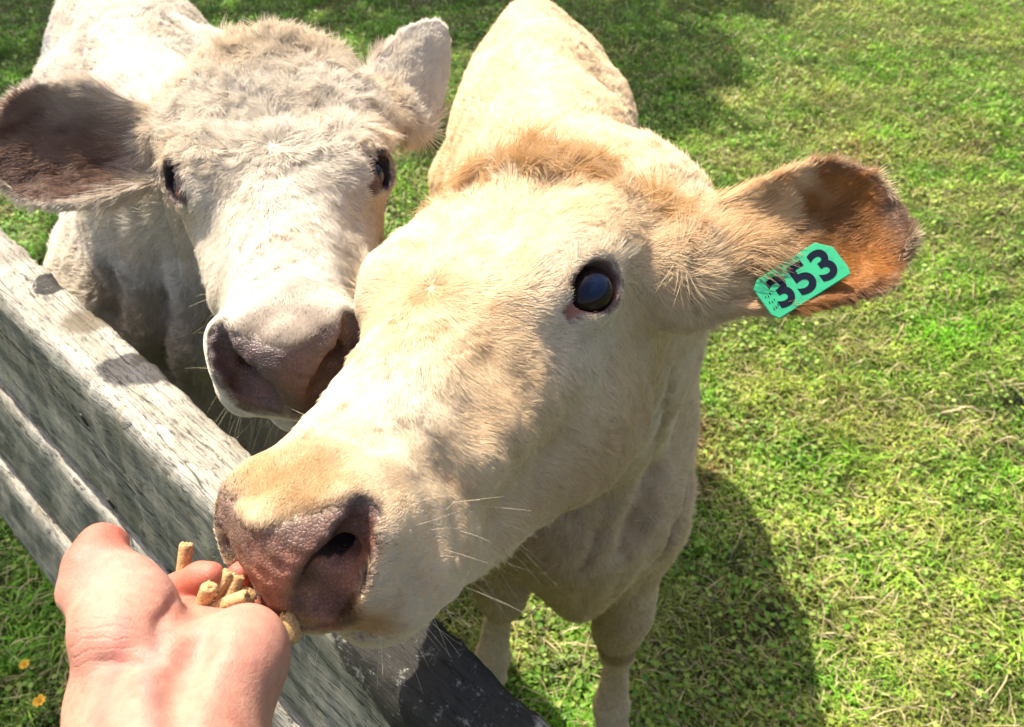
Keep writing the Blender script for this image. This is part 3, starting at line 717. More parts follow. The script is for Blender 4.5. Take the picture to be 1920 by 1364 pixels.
def build_cow(maker, kind, label, back, nfur, seed):
    s, F, ax = maker()
    V, Q = s.mesh(ax, 2); VN = vnormals(V, Q)
    rt_ = rt('cow', (float(V[:, 0].mean()), float(V[:, 1].mean()), 0), label, 'cow', 'pale cattle at the fence')
    col, ln, dens, curly, pad, R_ = coat(kind, V, VN, F)
    # pebble-scale swelling of the bare muzzle and small folds at the ear root keep the hide from looking lathe-smooth
    V2 = V + VN * (.0006 * N3(V, .012, 91) * (pad > .5) + .0010 * N3(V, .03, 93) * (1 - pad) * (1 - .8 * R_[2]) + .004 * N3(V, .16, 95) * (1 - R_[1]) * (1 - R_[2]))[:, None]
    body = mo('body', V2, Q, MAT['hide'], rt_, cols={'col': col * np.where(dens > .3, .70, 1)[:, None], 'pad': pad})  # skin under the fur darkened in colour to match the coat's self-shadow
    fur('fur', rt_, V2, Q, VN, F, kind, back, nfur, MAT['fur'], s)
    r = np.random.default_rng(seed)
    lash = []
    for sx, (c, o, rE, M) in F.eyes.items():
        ev, eq = tri_sphere(c - o * rE * .12, rE * 1.04, M, (1.10, .96, 1.0)); ql = (ev - c) @ M / rE; pr = np.hypot(ql[:, 0] / 1.25, ql[:, 1] / .85); ec = lerp(np.tile(vec(.022, .011, .008), (len(ev), 1)), vec(.006, .011, .028), ss(.62, .45, pr)); ec = lerp(ec, vec(.004, .003, .003), ss(.80, .95, pr)); mo('eye', ev, eq, MAT['eye'], rt_, cols={'col': ec})
        for i in range(260):
            a = r.uniform(.15, 2.9); up = M[:, 1] * math.sin(a) * .88 + M[:, 0] * math.cos(a) * 1.10
            p = c + up * rE * 1.10 + o * rE * .62; d = nrm(up * .55 + o * .85 - M[:, 0] * .5 + r.normal(size=3) * .14)
            lash.append((p, d, up * .25 - o * .1, r.uniform(.009, .022), .00020, vec(.72, .62, .48) * r.uniform(.7, 1.1)))
    strands('eyelashes', rt_, lash, MAT['fur'])
    from mathutils.bvhtree import BVHTree
    bvh = BVHTree.FromPolygons([tuple(x) for x in V2], [tuple(x) for x in Q])
    F.bvh = bvh
    wh = []
    for i in range(120 if kind == 'tan' else 90):
        sx = -1 if i % 2 else 1
        yl = r.uniform(.12, .27); zl = r.uniform(-.14, -.055) if r.random() < .6 else r.uniform(-.16, -.12)
        tgt = F.w((0, yl, -.085)); dd = F.v(nrm((sx * r.uniform(.2, 1), r.uniform(-.1, .25), (zl + .085) * 14)))
        h = bvh.ray_cast(Vector(tgt + dd * .2), Vector(-dd))
        if h[0] is None: continue
        n_ = np.array(h[1]); p = np.array(h[0]); lp = F.l(p[None])[0]
        if lp[1] > .238 and lp[2] > -.098: continue
        d = nrm(n_ + F.v((sx * .2, -.15, -.25)) + r.normal(size=3) * .25)
        wh.append((p, d, vec(0, 0, -.18) + r.normal(size=3) * .08, r.uniform(.012, .040) * (1.25 if zl < -.11 else 1), .00010, vec(.75, .66, .5)))
    strands('whiskers', rt_, wh, MAT['fur'])
    return rt_, F, V2, Q
def hooves(rt_, spots):
    for x, y, a in spots:
        h = Sculpt()
        for sx in (-1, 1):
            ca, sa = math.cos(a), math.sin(a); f = lambda u, v_: (x + ca * u - sa * v_, y + sa * u + ca * v_)
            p0 = f(sx * .018, .0); p1 = f(sx * .016, -.032)
            h.cone((*p0, .055), (*p1, .016), .026, .020, .006)
            h.cone((*p0, .030), (*f(sx * .018, .010), .018), .026, .020, .006)
        h.add('s', .003, lambda p: p[:, 2] - .002 if False else (.004 - p[:, 2]) * -1 * -1, (x, y, 0), .2)
        g = lambda c0, R0: np.arange(c0 - R0, c0 + R0, .004)
        v, q = h.mesh([g(x, .07), g(y, .08), np.arange(-.012, .10, .004)], 1)
        v[:, 2] = np.maximum(v[:, 2], .003)
        mo('hoof', v, q, MAT['hoof'], rt_)
# ---------------------------------------------------------------- ground, grass
def ground():
    g = 48; xs = np.concatenate([-np.geomspace(4, 120, 8)[::-1], np.linspace(-3.8, 3.8, 40), np.geomspace(4, 120, 8)]); ys = np.concatenate([-np.geomspace(1, 60, 6)[::-1], np.linspace(-.8, 6.5, 40), np.geomspace(7, 160, 8)])
    X, Y = np.meshgrid(xs, ys, indexing='ij'); Z = .006 * np.sin(X * 5.1 + 1) * np.cos(Y * 4.3) - .006
    v = np.stack([X, Y, Z], -1).reshape(-1, 3); n = len(ys)
    q = np.array([(i * n + j, (i + 1) * n + j, (i + 1) * n + j + 1, i * n + j + 1) for i in range(len(xs) - 1) for j in range(n - 1)])
    o = mo('ground', v, q, mat_ground()); tag(o, 'grassy paddock soil under the cattle', kind='structure'); del o['label']
def blades(N, seed, hmin, hmax, wmin, wmax, lean, cf, region=None):
    r = np.random.default_rng(seed); out = []
    need = N
    while need > 0:
        m = need * 3; x = r.uniform(-4.6, 4.6, m); y = r.uniform(-.15, 7.0, m)
        ok = (np.abs(x) < .95 + .80 * (y + .9)) & (r.random(m) < 2.7 / (x * x + y * y + 2.62) * .98)
        if region is not None: ok &= region(x, y)
        out.append(np.stack([x[ok], y[ok]], 1)[:need]); need -= len(out[-1])
    P = np.concatenate(out); n = len(P); a = r.uniform(0, 6.283, n); d = np.stack([np.cos(a), np.sin(a), 0 * a], 1); sd_ = np.stack([-np.sin(a), np.cos(a), 0 * a], 1)
    P3 = np.concatenate([P, np.zeros((n, 1))], 1)
    tuft = .75 + .35 * N3(P3, .35, 301) * .6 + .25 * N3(P3, .11, 303)
    H = r.uniform(hmin, hmax, n) * np.clip(tuft, .45, 1.6); ll = r.uniform(*lean, n); w = r.uniform(wmin, wmax, n) * (1 + .12 * np.hypot(P[:, 0], P[:, 1]))
    base = P3 + np.array([0, 0, -.004]); up = np.array([0, 0, 1.0])
    mid = base + d * (H * ll * .45)[:, None] + up * (H * .62)[:, None]; tip = base + d * (H * ll)[:, None] + up * (H * (.95 - .35 * ll))[:, None]
    wv = sd_ * w[:, None] / 2
    v = np.stack([base - wv * .7, base + wv * .7, mid - wv, mid + wv, tip - wv * .12, tip + wv * .12], 1).reshape(-1, 3)
    k = np.arange(n)[:, None] * 6; q = np.concatenate([k + [0, 1, 3, 2], k + [2, 3, 5, 4]], 0)
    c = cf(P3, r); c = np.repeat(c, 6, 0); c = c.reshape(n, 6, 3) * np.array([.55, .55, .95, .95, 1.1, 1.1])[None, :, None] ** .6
    return v, q, c.reshape(-1, 3)
def grass_colour(P3, r):
    n = len(P3); a = N3(P3, 1.3, 311); b = N3(P3, .38, 313); c_ = N3(P3, .12, 315)
    yel = ss(-.9, 1.2, .6 * a + .6 * b + .35 * c_ + .30 * (P3[:, 0] - .6) - .25 * (P3[:, 1] - 1.8))
    c = lerp(np.tile(vec(.12, .30, .018), (n, 1)), vec(.32, .37, .07), yel * .9)
    c = lerp(c, vec(.20, .40, .03), ss(.3, 1.5, c_ - a) * .6)
    c = lerp(c, vec(.44, .36, .17), (r.random(n) < (.08 + .22 * yel)) * r.uniform(.4, 1, n))
    c = lerp(c, vec(.26, .17, .07), (r.random(n) < .55) * ss(.7, 1.6, N3(P3, .40, 361)))
    return np.clip(c * r.uniform(.55, 1.45, (n, 1)) * (1 + .34 * N3(P3, .13, 341) + .20 * N3(P3, .50, 343))[:, None], 0.004, .8)
def grass():
    m = mat_col('grass_blade', .5, .38, .35)
    V = []; Qs = []; C = []; k = 0
    def addp(v, q, c):
        nonlocal k
        V.append(v); Qs.append(q + k); C.append(c); k += len(v)
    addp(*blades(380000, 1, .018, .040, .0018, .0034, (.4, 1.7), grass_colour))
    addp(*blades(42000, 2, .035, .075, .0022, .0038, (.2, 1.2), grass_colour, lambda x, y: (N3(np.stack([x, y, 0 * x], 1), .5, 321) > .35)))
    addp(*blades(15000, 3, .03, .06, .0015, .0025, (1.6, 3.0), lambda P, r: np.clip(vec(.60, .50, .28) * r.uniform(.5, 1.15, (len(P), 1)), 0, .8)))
    # clover and small broad leaves
    r = np.random.default_rng(5); n = 24000; out = []; need = n
    while need > 0:
        mm = need * 3; x = r.uniform(-4.6, 4.6, mm); y = r.uniform(-.15, 7.0, mm); P = np.stack([x, y, 0 * x], 1)
        ok = (np.abs(x) < .95 + .80 * (y + .9)) & (r.random(mm) < 2.7 / (x * x + y * y + 2.62)) & (r.random(mm) < ss(-1.0, .8, N3(P, .30, 331))); out.append(P[ok][:need]); need -= len(out[-1])
    P = np.concatenate(out); P[:, 2] = r.uniform(.012, .034, n); a = r.uniform(0, 6.28, n); s_ = r.uniform(.004, .0075, n) * (1 + .08 * P[:, 1])
    nn = nrm(np.stack([r.normal(size=n) * .38, r.normal(size=n) * .38, np.ones(n)], 1)); u = nrm(np.cross(nn, np.stack([np.cos(a), np.sin(a), 0 * a], 1))); w = np.cross(nn, u)
    ring = [(0, -1), (.75, -.35), (.8, .45), (0, .95), (-.8, .45), (-.75, -.35)]
    v = np.stack([P + u * (s_ * p)[:, None] + w * (s_ * q_)[:, None] + nn * (s_ * .25 * abs(p))[:, None] for p, q_ in ring], 1).reshape(-1, 3)
    kk = np.arange(n)[:, None] * 6; q = np.concatenate([kk + [0, 1, 2, 3], kk + [0, 3, 4, 5]], 0)
    c = lerp(np.tile(vec(.10, .26, .025), (n, 1)), vec(.34, .42, .09), r.random(n)) * r.uniform(.7, 1.3, (n, 1))
    addp(v, q, np.repeat(c, 6, 0))
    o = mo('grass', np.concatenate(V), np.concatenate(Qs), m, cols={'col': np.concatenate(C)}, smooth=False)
    tag(o, kind='stuff')
# ---------------------------------------------------------------- fence
FQ = at_z(0, 420, 1.07); FU = vec(.745, -.668, 0); FU = FU / np.linalg.norm(FU); FM = vec(-FU[1], FU[0], 0)     # along the rail; away from the viewer
def rail(parent, name, z0, z1, s0, s1, th, seed, tone=1.0, t0=-1.1, t1=2.1, dark_patch=None, stain=None):
    """a sawn plank from height z1 down to z0; s = distance of its near face beyond the viewer's feet at top and bottom"""
    r = np.random.default_rng(seed); ts = np.arange(t0, t1, .006); cam_s = CW @ FM
    H = z1 - z0; prof = []
    nz = 16; nt = 9; e = .0035
    zz = np.linspace(0, 1, nz)
    for a in zz: prof.append((0, a))                                  # near face, bottom to top
    for a in np.linspace(0, 1, nt)[1:]: prof.append((a, 1))
    for a in zz[::-1][1:]: prof.append((1, a))
    for a in np.linspace(1, 0, nt)[1:-1]: prof.append((a, 0))
    pr = np.array(prof); K = len(pr)
    T, I = np.meshgrid(ts, np.arange(K), indexing='ij'); a = pr[I.ravel()]; t = T.ravel()
    z = z0 + a[:, 1] * H; s = s1 + (s0 - s1) * a[:, 1] + a[:, 0] * th
    base = (FQ @ FU) * FU
    p = base[None] * 1.0 + FU[None] * t[:, None] + FM[None] * s[:, None]; p[:, 2] = z
    cen = vec(0, 0, 0); nzv = N3(p @ np.diag([1, 1, 1.]), .07, seed) * .0009 + N3(p, .02, seed + 1) * .0006
    corner = (np.minimum(a[:, 0], 1 - a[:, 0]) < .01) & (np.minimum(a[:, 1], 1 - a[:, 1]) < .01)
    inward = FM[None] * (.5 - a[:, 0])[:, None] * 2 + vec(0, 0, 1)[None] * (.5 - a[:, 1])[:, None] * 2
    gr = N3(np.stack([t * .05, s, z], 1), .010, seed + 4)             # grooves of weathered grain run along the rail
    p = p - inward * (nzv + .0007 * gr)[:, None]
    chip = np.clip(N3(p, .035, seed + 2) + .5 * N3(p, .011, seed + 3), 0, 3)
    p = p + inward * (corner * (e + .0018 * chip))[:, None]
    n = len(ts); q = np.array([(0, 0, 0, 0)]); ii, kk = np.meshgrid(np.arange(n - 1), np.arange(K), indexing='ij'); ii = ii.ravel(); kk = kk.ravel(); k2 = (kk + 1) % K
    q = np.stack([ii * K + kk, (ii + 1) * K + kk, (ii + 1) * K + k2, ii * K + k2], 1)
    dpat = np.zeros(len(p)); stn = np.zeros(len(p))
    for c, rd, v_ in (dark_patch or []): dpat = np.maximum(dpat, v_ * ss(1.0, .45, np.linalg.norm((p - c) / rd, axis=1)))
    for c, rd, v_ in (stain or []): stn = np.maximum(stn, v_ * ss(1.0, .3, np.linalg.norm((p - c) / rd, axis=1)))
    return mo(name, p, q, mat_wood(FU, seed, tone), parent, cols={'dark_patch': dpat, 'stain': stn, 'face_shade': ((a[:, 0] < .02) * ss(1.0, .93, a[:, 1] + .03 * N3(p, .02, seed + 9))) * (.75 + .25 * N3(p * vec(1, 1, .3), .09, seed + 6))})  # near face darkened for its shade, mottled like its streaky stains
def fence():
    rt_ = rt('fence', (FQ[0], FQ[1], 0), 'weathered grey timber rail fence crossing the lower left corner', 'fence')
    s_near = .108
    ZT = 1.07
    A = lambda px, py: at_z(px, py, ZT)
    m1 = [(A(95, 530), vec(.030, .030, .05), .85), (A(840, 1262), vec(.10, .10, .08), 1.0), (A(915, 1364), vec(.03, .03, .08), .5), (A(735, 1190), vec(.07, .07, .08), .75)]  # plain dark blotch at the left; mouldy black patches at the near end
    st = [(A(165, 600), vec(.05, .04, .05), .75), (A(10, 480), vec(.05, .04, .05), .55), (A(262, 675), vec(.02, .02, .05), .6), (A(60, 520), vec(.03, .03, .03), .4)]
    rail(rt_, 'rail', 1.62 - .745, ZT,   .108, .0714, .0630, 3, 1.0, dark_patch=m1, stain=st)
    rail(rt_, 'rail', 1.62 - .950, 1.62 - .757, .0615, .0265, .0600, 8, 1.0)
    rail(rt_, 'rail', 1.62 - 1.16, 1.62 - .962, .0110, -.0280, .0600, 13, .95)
    for t in (-.95, 1.75):
        p = (FQ @ FU) * FU + FU * t + FM * .20; g = Sculpt()
        w_ = .05
        bx = []
        for zc in np.linspace(-.02, 1.03, 36):
            for (a, b) in ((-1, -1), (1, -1), (1, 1), (-1, 1)): bx.append(p + FU * a * w_ * (1 + .02 * math.sin(zc * 19 + a)) + FM * b * w_ * (1 + .02 * math.cos(zc * 13 + b)) + vec(0, 0, zc))
        q = [(4 * i + j, 4 * i + (j + 1) % 4, 4 * i + 4 + (j + 1) % 4, 4 * i + 4 + j) for i in range(35) for j in range(4)] + [(3, 2, 1, 0), (140, 141, 142, 143)]
        mo('post', np.array(bx), np.array(q), MAT['post'], rt_, smooth=False, cols={'dark_patch': np.zeros(144), 'stain': np.zeros(144)})
    # rusty staples in the top rail's face
    for px, py in ((163, 786), (212, 942)):
        v_ = MCW @ vec((px - 960) / FPX, (py - 682) / FPX, 1)
        n_ = nrm(FM * 1.0 + vec(0, 0, -(.108 - .0714) / .195)); o_ = FM * .108 + vec(0, 0, 1.07)
        tt = ((o_ - CW) @ n_) / (v_ @ n_); p = CW + v_ * tt - n_ * .003
        ang = np.linspace(0, 2 * np.pi, 22); path = [p + FU * .0035 * math.cos(a) + vec(0, 0, 1) * .0085 * math.sin(a) for a in ang]
        tube_obj('staple', path, .0011, mat_simple('rusty_wire', (.05, .04, .035), .6), rt_)
def tube(path, r_, k=8):
    path = np.array(path, float); n = len(path); v = []; 
    rr = np.full(n, r_) if np.isscalar(r_) else np.array(r_)
    T = nrm(np.gradient(path, axis=0)); a = nrm(np.cross(T[0], (.3, .5, .8)))
    for i in range(n):
        a = nrm(a - (a @ T[i]) * T[i]); b = np.cross(T[i], a)
        for j in range(k): v.append(path[i] + rr[i] * (a * math.cos(6.2832 * j / k) + b * math.sin(6.2832 * j / k)))
    q = [(i * k + j, i * k + (j + 1) % k, (i + 1) * k + (j + 1) % k, (i + 1) * k + j) for i in range(n - 1) for j in range(k)]
    c0 = len(v); v += [path[0], path[-1]]
    q += [(c0, (j + 1) % k, j, c0) if 0 else ((j + 1) % k, j, c0, c0) for j in range(k)] 
    q = q[:(n - 1) * k]; v = v[:c0]
    return np.array(v), np.array(q)
def tube_obj(name, path, r_, mat, parent, k=8, **kw):
    v, q = tube(path, r_, k); return mo(name, v, q, mat, parent, **kw)
# ---------------------------------------------------------------- hand
def hand():
    s = Sculpt(); A = at
    U_ = -A_D; Fd = A_F; Rr = A_R
    # palm plane: mostly facing the viewer, tipped so that the fingers run away and slightly up
    ax_l = nrm(A(415, 1110, .415) - A(320, 1330, .31)); ax_w = nrm(Rr - (Rr @ ax_l) * ax_l); ax_n = np.cross(ax_w, ax_l)
    M = np.stack([ax_w, ax_l, ax_n], 1)
    s.chain([(A(296, 1950, .25), .034), (A(304, 1620, .275), .030), (A(314, 1440, .305), .029)], k=.03, flat=ax_n, fs=1.25)
    s.cone(A(306, 1620, .275) , A(264, 1300, .34), .027, .024, .04); s.cone(A(310, 1620, .275), A(382, 1300, .335), .026, .021, .04)
    s.ell(A(330, 1290, .345), (.040, .040, .017), M, k=.03)
    s.ell(A(320, 1190, .375), (.040, .036, .012), M, k=.02)
    s.ell(A(234, 1165, .352), (.0232, .035, .020), M @ np.array(Matrix.Rotation(R(14), 3, 'Z')), k=.015)          # ball of the thumb
    s.ell(A(250, 1128, .360), (.016, .018, .014), M, k=.012)
    s.ell(A(462, 1222, .352), (.0185, .027, .019), M @ np.array(Matrix.Rotation(R(8), 3, 'Z')), k=.012)          # heel under the little finger
    s.ell(A(432, 1255, .340), (.0180, .026, .018), M, k=.02)
    # thumb, curled back on itself
    s.chain([(A(202, 1175, .358), .0145), (A(176, 1112, .366), .0118), (A(168, 1060, .374), .0105), (A(190, 1022, .384), .0095), (A(212, 1018, .392), .0075)], k=.010)
    s.ell(A(142, 1108, .372), (.008, .012, .009), M, k=.01)
    s.cone(A(195, 1060, .376), A(232, 1092, .368), .012, .014, .012)
    s.cone(A(224, 1036, .393), A(200, 1052, .388), .0040, .0035, .004)
    # fingers run away under the muzzle: each its own chain from the far edge of the palm
    s.ell(A(380, 1180, .405), (.036, .018, .009), M, k=.01)
    fin = {'index': [(A(290, 1140, .392), .0098), (A(335, 1108, .402), .0094), (A(375, 1086, .398), .0088), (A(394, 1080, .394), .0074)],
           'middle': [(A(372, 1170, .408), .0095), (A(415, 1120, .434), .0088), (A(442, 1090, .440), .0084), (A(452, 1076, .436), .0074)],
           'ring': [(A(430, 1175, .408), .0092), (A(478, 1135, .438), .0086), (A(508, 1108, .448), .0080), (A(522, 1098, .446), .0070)],
           'little': [(A(478, 1180, .400), .0088), (A(530, 1160, .425), .0078), (A(558, 1140, .440), .0070), (A(572, 1134, .442), .0060)]}
    for k_, c in fin.items(): s.chain(c, k=.0035)
    # creases cut between the two mounds and at the wrist
    s.groove([(376, 1192, .0022), (362, 1222, .0036), (346, 1255, .0036), (334, 1300, .0026), (328, 1364, .0016)], .27, .42, .016, .0012)
    s.groove([(300, 1235, .0008), (250, 1248, .0016), (190, 1240, .0010)], .27, .42, .006); s.groove([(330, 1120, .0006), (300, 1165, .0010), (296, 1215, .0006)], .27, .42, .006)
    P0 = A(330, 1220, .35)
    g = lambda c, lo, hi, h: np.arange(c + lo, c + hi, h)
    ax = [g(P0[0], -.09, .10, .0016), g(P0[1], -.22, .10, .0016), g(P0[2], -.12, .08, .0016)]
    V, Q = s.mesh(ax, 3); N_ = vnormals(V, Q)
    cam_ = (V - CW) @ MCW; px = 960 + FPX * cam_[:, 0] / cam_[:, 2]; py = 682 + FPX * cam_[:, 1] / cam_[:, 2]
    loc = (V - P0) @ M; x, y, z = loc.T
    c = np.tile(vec(.385, .190, .138), (len(V), 1))
    c = lerp(c, vec(.40, .12, .08), ss(.02, .045, y) * .85)                                   # redder fingers
    c = lerp(c, vec(.39, .215, .165), ss(.030, .008, np.hypot(x + .024, y - .015)) * .8)         # pale ball of the thumb
    c = lerp(c, vec(.22, .14, .13), ss(.006, .0015, np.abs(x - .004 - .006 * np.sin(y * 60))) * ss(.0, -.03, y) * .45)      # veins
    c = lerp(c, vec(.34, .115, .095), ss(.0055, .001, np.abs(x + .012 - .004 * np.sin(y * 45))) * ss(-.005, -.03, y) * .5)
    cre = ss(.018, .0, np.abs(y + .018)) * ss(.0, -.014, x) * .9 + .12 * ss(-.02, -.06, y)
    o = mo('person', V, Q, MAT['skin'], None, cols={'col': c, 'crease': np.clip(cre, 0, 1)})
    tag(o, 'bare left forearm and open palm held out with feed', 'person'); ORG[o.name] = (0, 0, 0)
    # fine hairs along the thumb side of the forearm
    r = np.random.default_rng(17); it = []
    edge = np.nonzero((N_ @ Rr < -.55) & (y < .0) & (y > -.13))[0]
    for i in r.choice(edge, 260):
        d = nrm(N_[i] * .7 + ax_l * .8 + r.normal(size=3) * .25); it.append((V[i], d, -N_[i] * .3, r.uniform(.004, .009), .00006, vec(.42, .28, .16)))
    strands('arm_hair', o, it, MAT['fur'])
    return V, Q
def pellet(p, d, L, r_, label, seed, crumb=False):
    r = np.random.default_rng(seed); d = nrm(d); a = nrm(np.cross(d, (.3, .2, .9))); b = np.cross(d, a)
    nu, nl = 20, 14; v = []
    for i in range(nl):
        t = i / (nl - 1); 
        for j in range(nu):
            th = 6.2832 * j / nu; rr = r_ * (1 + .02 * math.sin(3 * th + seed) + .012 * r.normal())
            if crumb: rr *= .75 + .35 * math.sin(t * 3.1)
            if i in (0, nl - 1): rr *= .90
            v.append(np.asarray(p) + d * (L * (t - .5) + (r.normal() * .0004 if i in (0, nl - 1) else 0)) + rr * (a * math.cos(th) + b * math.sin(th)))
    q = [(i * nu + j, i * nu + (j + 1) % nu, (i + 1) * nu + (j + 1) % nu, (i + 1) * nu + j) for i in range(nl - 1) for j in range(nu)]
    for end, base in ((0, 0), (1, (nl - 1) * nu)):      # rough broken ends: two inner rings and a middle
        rings = [base]
        for fr in (.62, .28):
            st = len(v)
            for j in range(nu):
                e = v[base + j]; c_ = np.asarray(p) + d * L * (-.5 if not end else .5); v.append(c_ + (e - c_) * fr + d * r.normal() * .00045)
            rings.append(st)
        for r0, r1 in zip(rings[:-1], rings[1:]):
            for j in range(nu):
                f = (r0 + j, r1 + j, r1 + (j + 1) % nu, r0 + (j + 1) % nu); q.append(f if not end else f[::-1])
        st = rings[-1]
        for j in range(0, nu // 2 - 1):
            f = (st + j, st + j + 1, st + nu - 2 - j, st + nu - 1 - j); q.append(f[::-1] if not end else f)
    v = np.array(v); P3 = v; cc = lerp(np.tile(vec(.56, .34, .145), (len(v), 1)), vec(.36, .19, .07), (r.random(len(v)) < .22) * r.uniform(.3, 1, len(v)))
    o = mo('feed_pellet', v, np.array(q), MAT['pellet'], None, cols={'col': cc}); tag(o, label, 'pellet', 'feed pellets in the palm'); return o
def pellets():
    A = at
    P = [(A(346, 1050, .405), A_D * -1 + A_R * .12, .017, .0036, 'upright feed pellet standing beyond the curled index finger'),
         (A(385, 1122, .383), A_D * -.9 + A_R * .42 - A_F * .35, .0155, .0040, 'short blunt feed pellet leaning nearest the thumb'),
         (A(428, 1132, .384), A_R * 1 - A_D * .38, .0205, .0038, 'long feed pellet lying across the palm against the muzzle'),
         (A(416, 1096, .394), A_R * .5 - A_D * .9 + A_F * .3, .014, .0037, 'feed pellet behind the leaning one beside the finger tip'),
         (A(438, 1103, .396), A_R * .3 - A_D * 1.0 + A_F * .3, .013, .0038, 'feed pellet under the front edge of the muzzle'),
         (A(460, 1118, .399), A_R * .8 + A_D * .5 + A_F * .2, .010, .0042, 'broken feed pellet crushed against the lips')]
    for i, (p, d, L, r_, lb) in enumerate(P): pellet(p, d, L, r_, lb, 40 + i, crumb=(i == 5))
    pellet(A(545, 1176, .402), A_D + A_R * .35, .016, .0042, 'brown half chewed feed pellet hanging under the lips', 61, True)
# ---------------------------------------------------------------- ear tag, flowers, tree
def ear_tag(cow, F):
    B, T, (a_, w_, n_, Ln, loc) = F.ears[-1]
    hits = []
    for px, py in ((1500, 522), (1440, 556), (1565, 490), (1480, 490), (1520, 550)):
        d = at(px, py, 1) - CW; h = F.bvh.ray_cast(Vector(CW), Vector(d)); 
        if h[0] is not None: hits.append((np.array(h[0]), np.array(h[1])))
    print('tag hits', [(F_[0].round(3), F_[1].round(2)) for F_ in hits])
    c = np.mean([h[0] for h in hits], 0); n = nrm(np.mean([h[1] for h in hits], 0) + nrm(CW - c) * 1.4)
    ray = at(1500, 524, 1) - CW; c = CW + ray * (((c - CW) @ n) / (ray @ n)); c = c + nrm(CW - c) * .0135
    dep = (c - CW) @ A_F; px = dep / FPX
    u = at(1583, 500, dep) - at(1437, 586, dep); u = nrm(u - (u @ n) * n); w = nrm(np.cross(n, u)); 
    hl, hh = 80 * px, 43 * px; ch = 13 * px; th = .0011
    out = [(-hl + ch * .6, -hh), (hl - ch * .3, -hh), (hl, -hh + ch), (hl, hh - ch * 2.0), (hl - ch * 1.6, hh), (-hl + ch * 1.2, hh), (-hl, hh - ch), (-hl, -hh + ch * 1.0)]
    import bmesh
    bm = bmesh.new(); org = np.array(ORG[cow.name])
    vs = [bm.verts.new(tuple(c + u * a + w * b - org)) for a, b in out]; f = bm.faces.new(vs)
    ex = bmesh.ops.extrude_face_region(bm, geom=[f]); vv = [g for g in ex['geom'] if isinstance(g, bmesh.types.BMVert)]
    bmesh.ops.translate(bm, verts=vv, vec=tuple(n * th * 2)); bmesh.ops.recalc_face_normals(bm, faces=bm.faces)
    bmesh.ops.bevel(bm, geom=list(bm.edges), offset=.0005, segments=2, affect='EDGES')
    me = bpy.data.meshes.new('ear_tag'); bm.to_mesh(me); bm.free()
    n_t = NT('green_plastic'); nz = n_t.noise(n_t.coord(), 160, 5, .7)
    n_t.set(Base_Color=n_t.mix(n_t.ramp(nz, [(.52, 0.), (.70, .55)]), (.018, .30, .135), (.02, .12, .065)), Roughness=.38, Subsurface_Weight=.1); me.materials.append(n_t.m)
    o = bpy.data.objects.new('ear_tag', me); COL.objects.link(o); o.parent = cow; o['label'] = 'green plastic ear tag numbered 353'; ORG[o.name] = tuple(org)
    ink = mat_simple('dark_ink', (.004, .006, .016), .8, Specular_IOR_Level=.1)
    def text(body, size, off, x0, y0, nm, bold=.0):
        cu = bpy.data.curves.new(nm, 'FONT'); cu.body = body; cu.size = size; cu.offset = bold; cu.extrude = .00012; cu.align_x = 'CENTER'; cu.align_y = 'CENTER'; cu.space_character = 1.06
        t = bpy.data.objects.new(nm, cu); COL.objects.link(t); Mx = Matrix([[*u, 0], [*w, 0], [*n, 0], [0, 0, 0, 1]]).transposed(); 
        t.matrix_world = Matrix.Translation(tuple(c + n * (th * 2 + .0002) + u * x0 + w * y0)) @ Mx
        bpy.context.view_layer.update(); dg = bpy.context.evaluated_depsgraph_get(); m2 = bpy.data.meshes.new_from_object(t.evaluated_get(dg)); mw = t.matrix_world.copy()
        bpy.data.objects.remove(t); m2.transform(mw); m2.transform(Matrix.Translation(tuple(-org))); m2.materials.clear(); m2.materials.append(ink)
        q = bpy.data.objects.new(nm, m2); COL.objects.link(q); q.parent = o
    text('353', 83 * px, 0, 4 * px, -4 * px, 'digits', bold=.0009)
    rh = np.random.default_rng(31); it = []
    for i in range(85):
        p = at(rh.uniform(1392, 1476), 0, dep); t_ = rh.random(); px0 = 1402 + 92 * t_ + rh.normal() * 9; py0 = 505 - 50 * t_ + rh.normal() * 8
        p = at(px0, py0, dep + .003); d = nrm(A_R * 1.0 + A_D * rh.uniform(.15, .75) - A_F * rh.uniform(.45, .75)); it.append((p, d, A_F * .42 + A_D * .15, rh.uniform(.016, .030), .00022, vec(.62, .44, .27) * rh.uniform(.55, 1.15)))
    strands('ear_hair', cow, it, MAT['fur'])
    # worn maker's lettering, too small to read, at the tag's left end
    r = np.random.default_rng(3); vs = []; qs = []
    for i in range(9):
        a0 = -hl + (9 + (i % 3) * 5) * px; b0 = (-24 + (i // 3) * 13 + r.uniform(-2, 2)) * px; sz = 3.4 * px; k = len(vs)
        for a, b in ((0, 0), (1, .3), (1.2, 1.2), (.2, .9)): vs.append(c + n * (th * 2 + .00025) + u * (a0 + a * sz * .5) + w * (b0 + b * sz * 1.6))
        qs.append((k, k + 1, k + 2, k + 3))
    mo('small_print', np.array(vs), np.array(qs), ink, o, smooth=False)
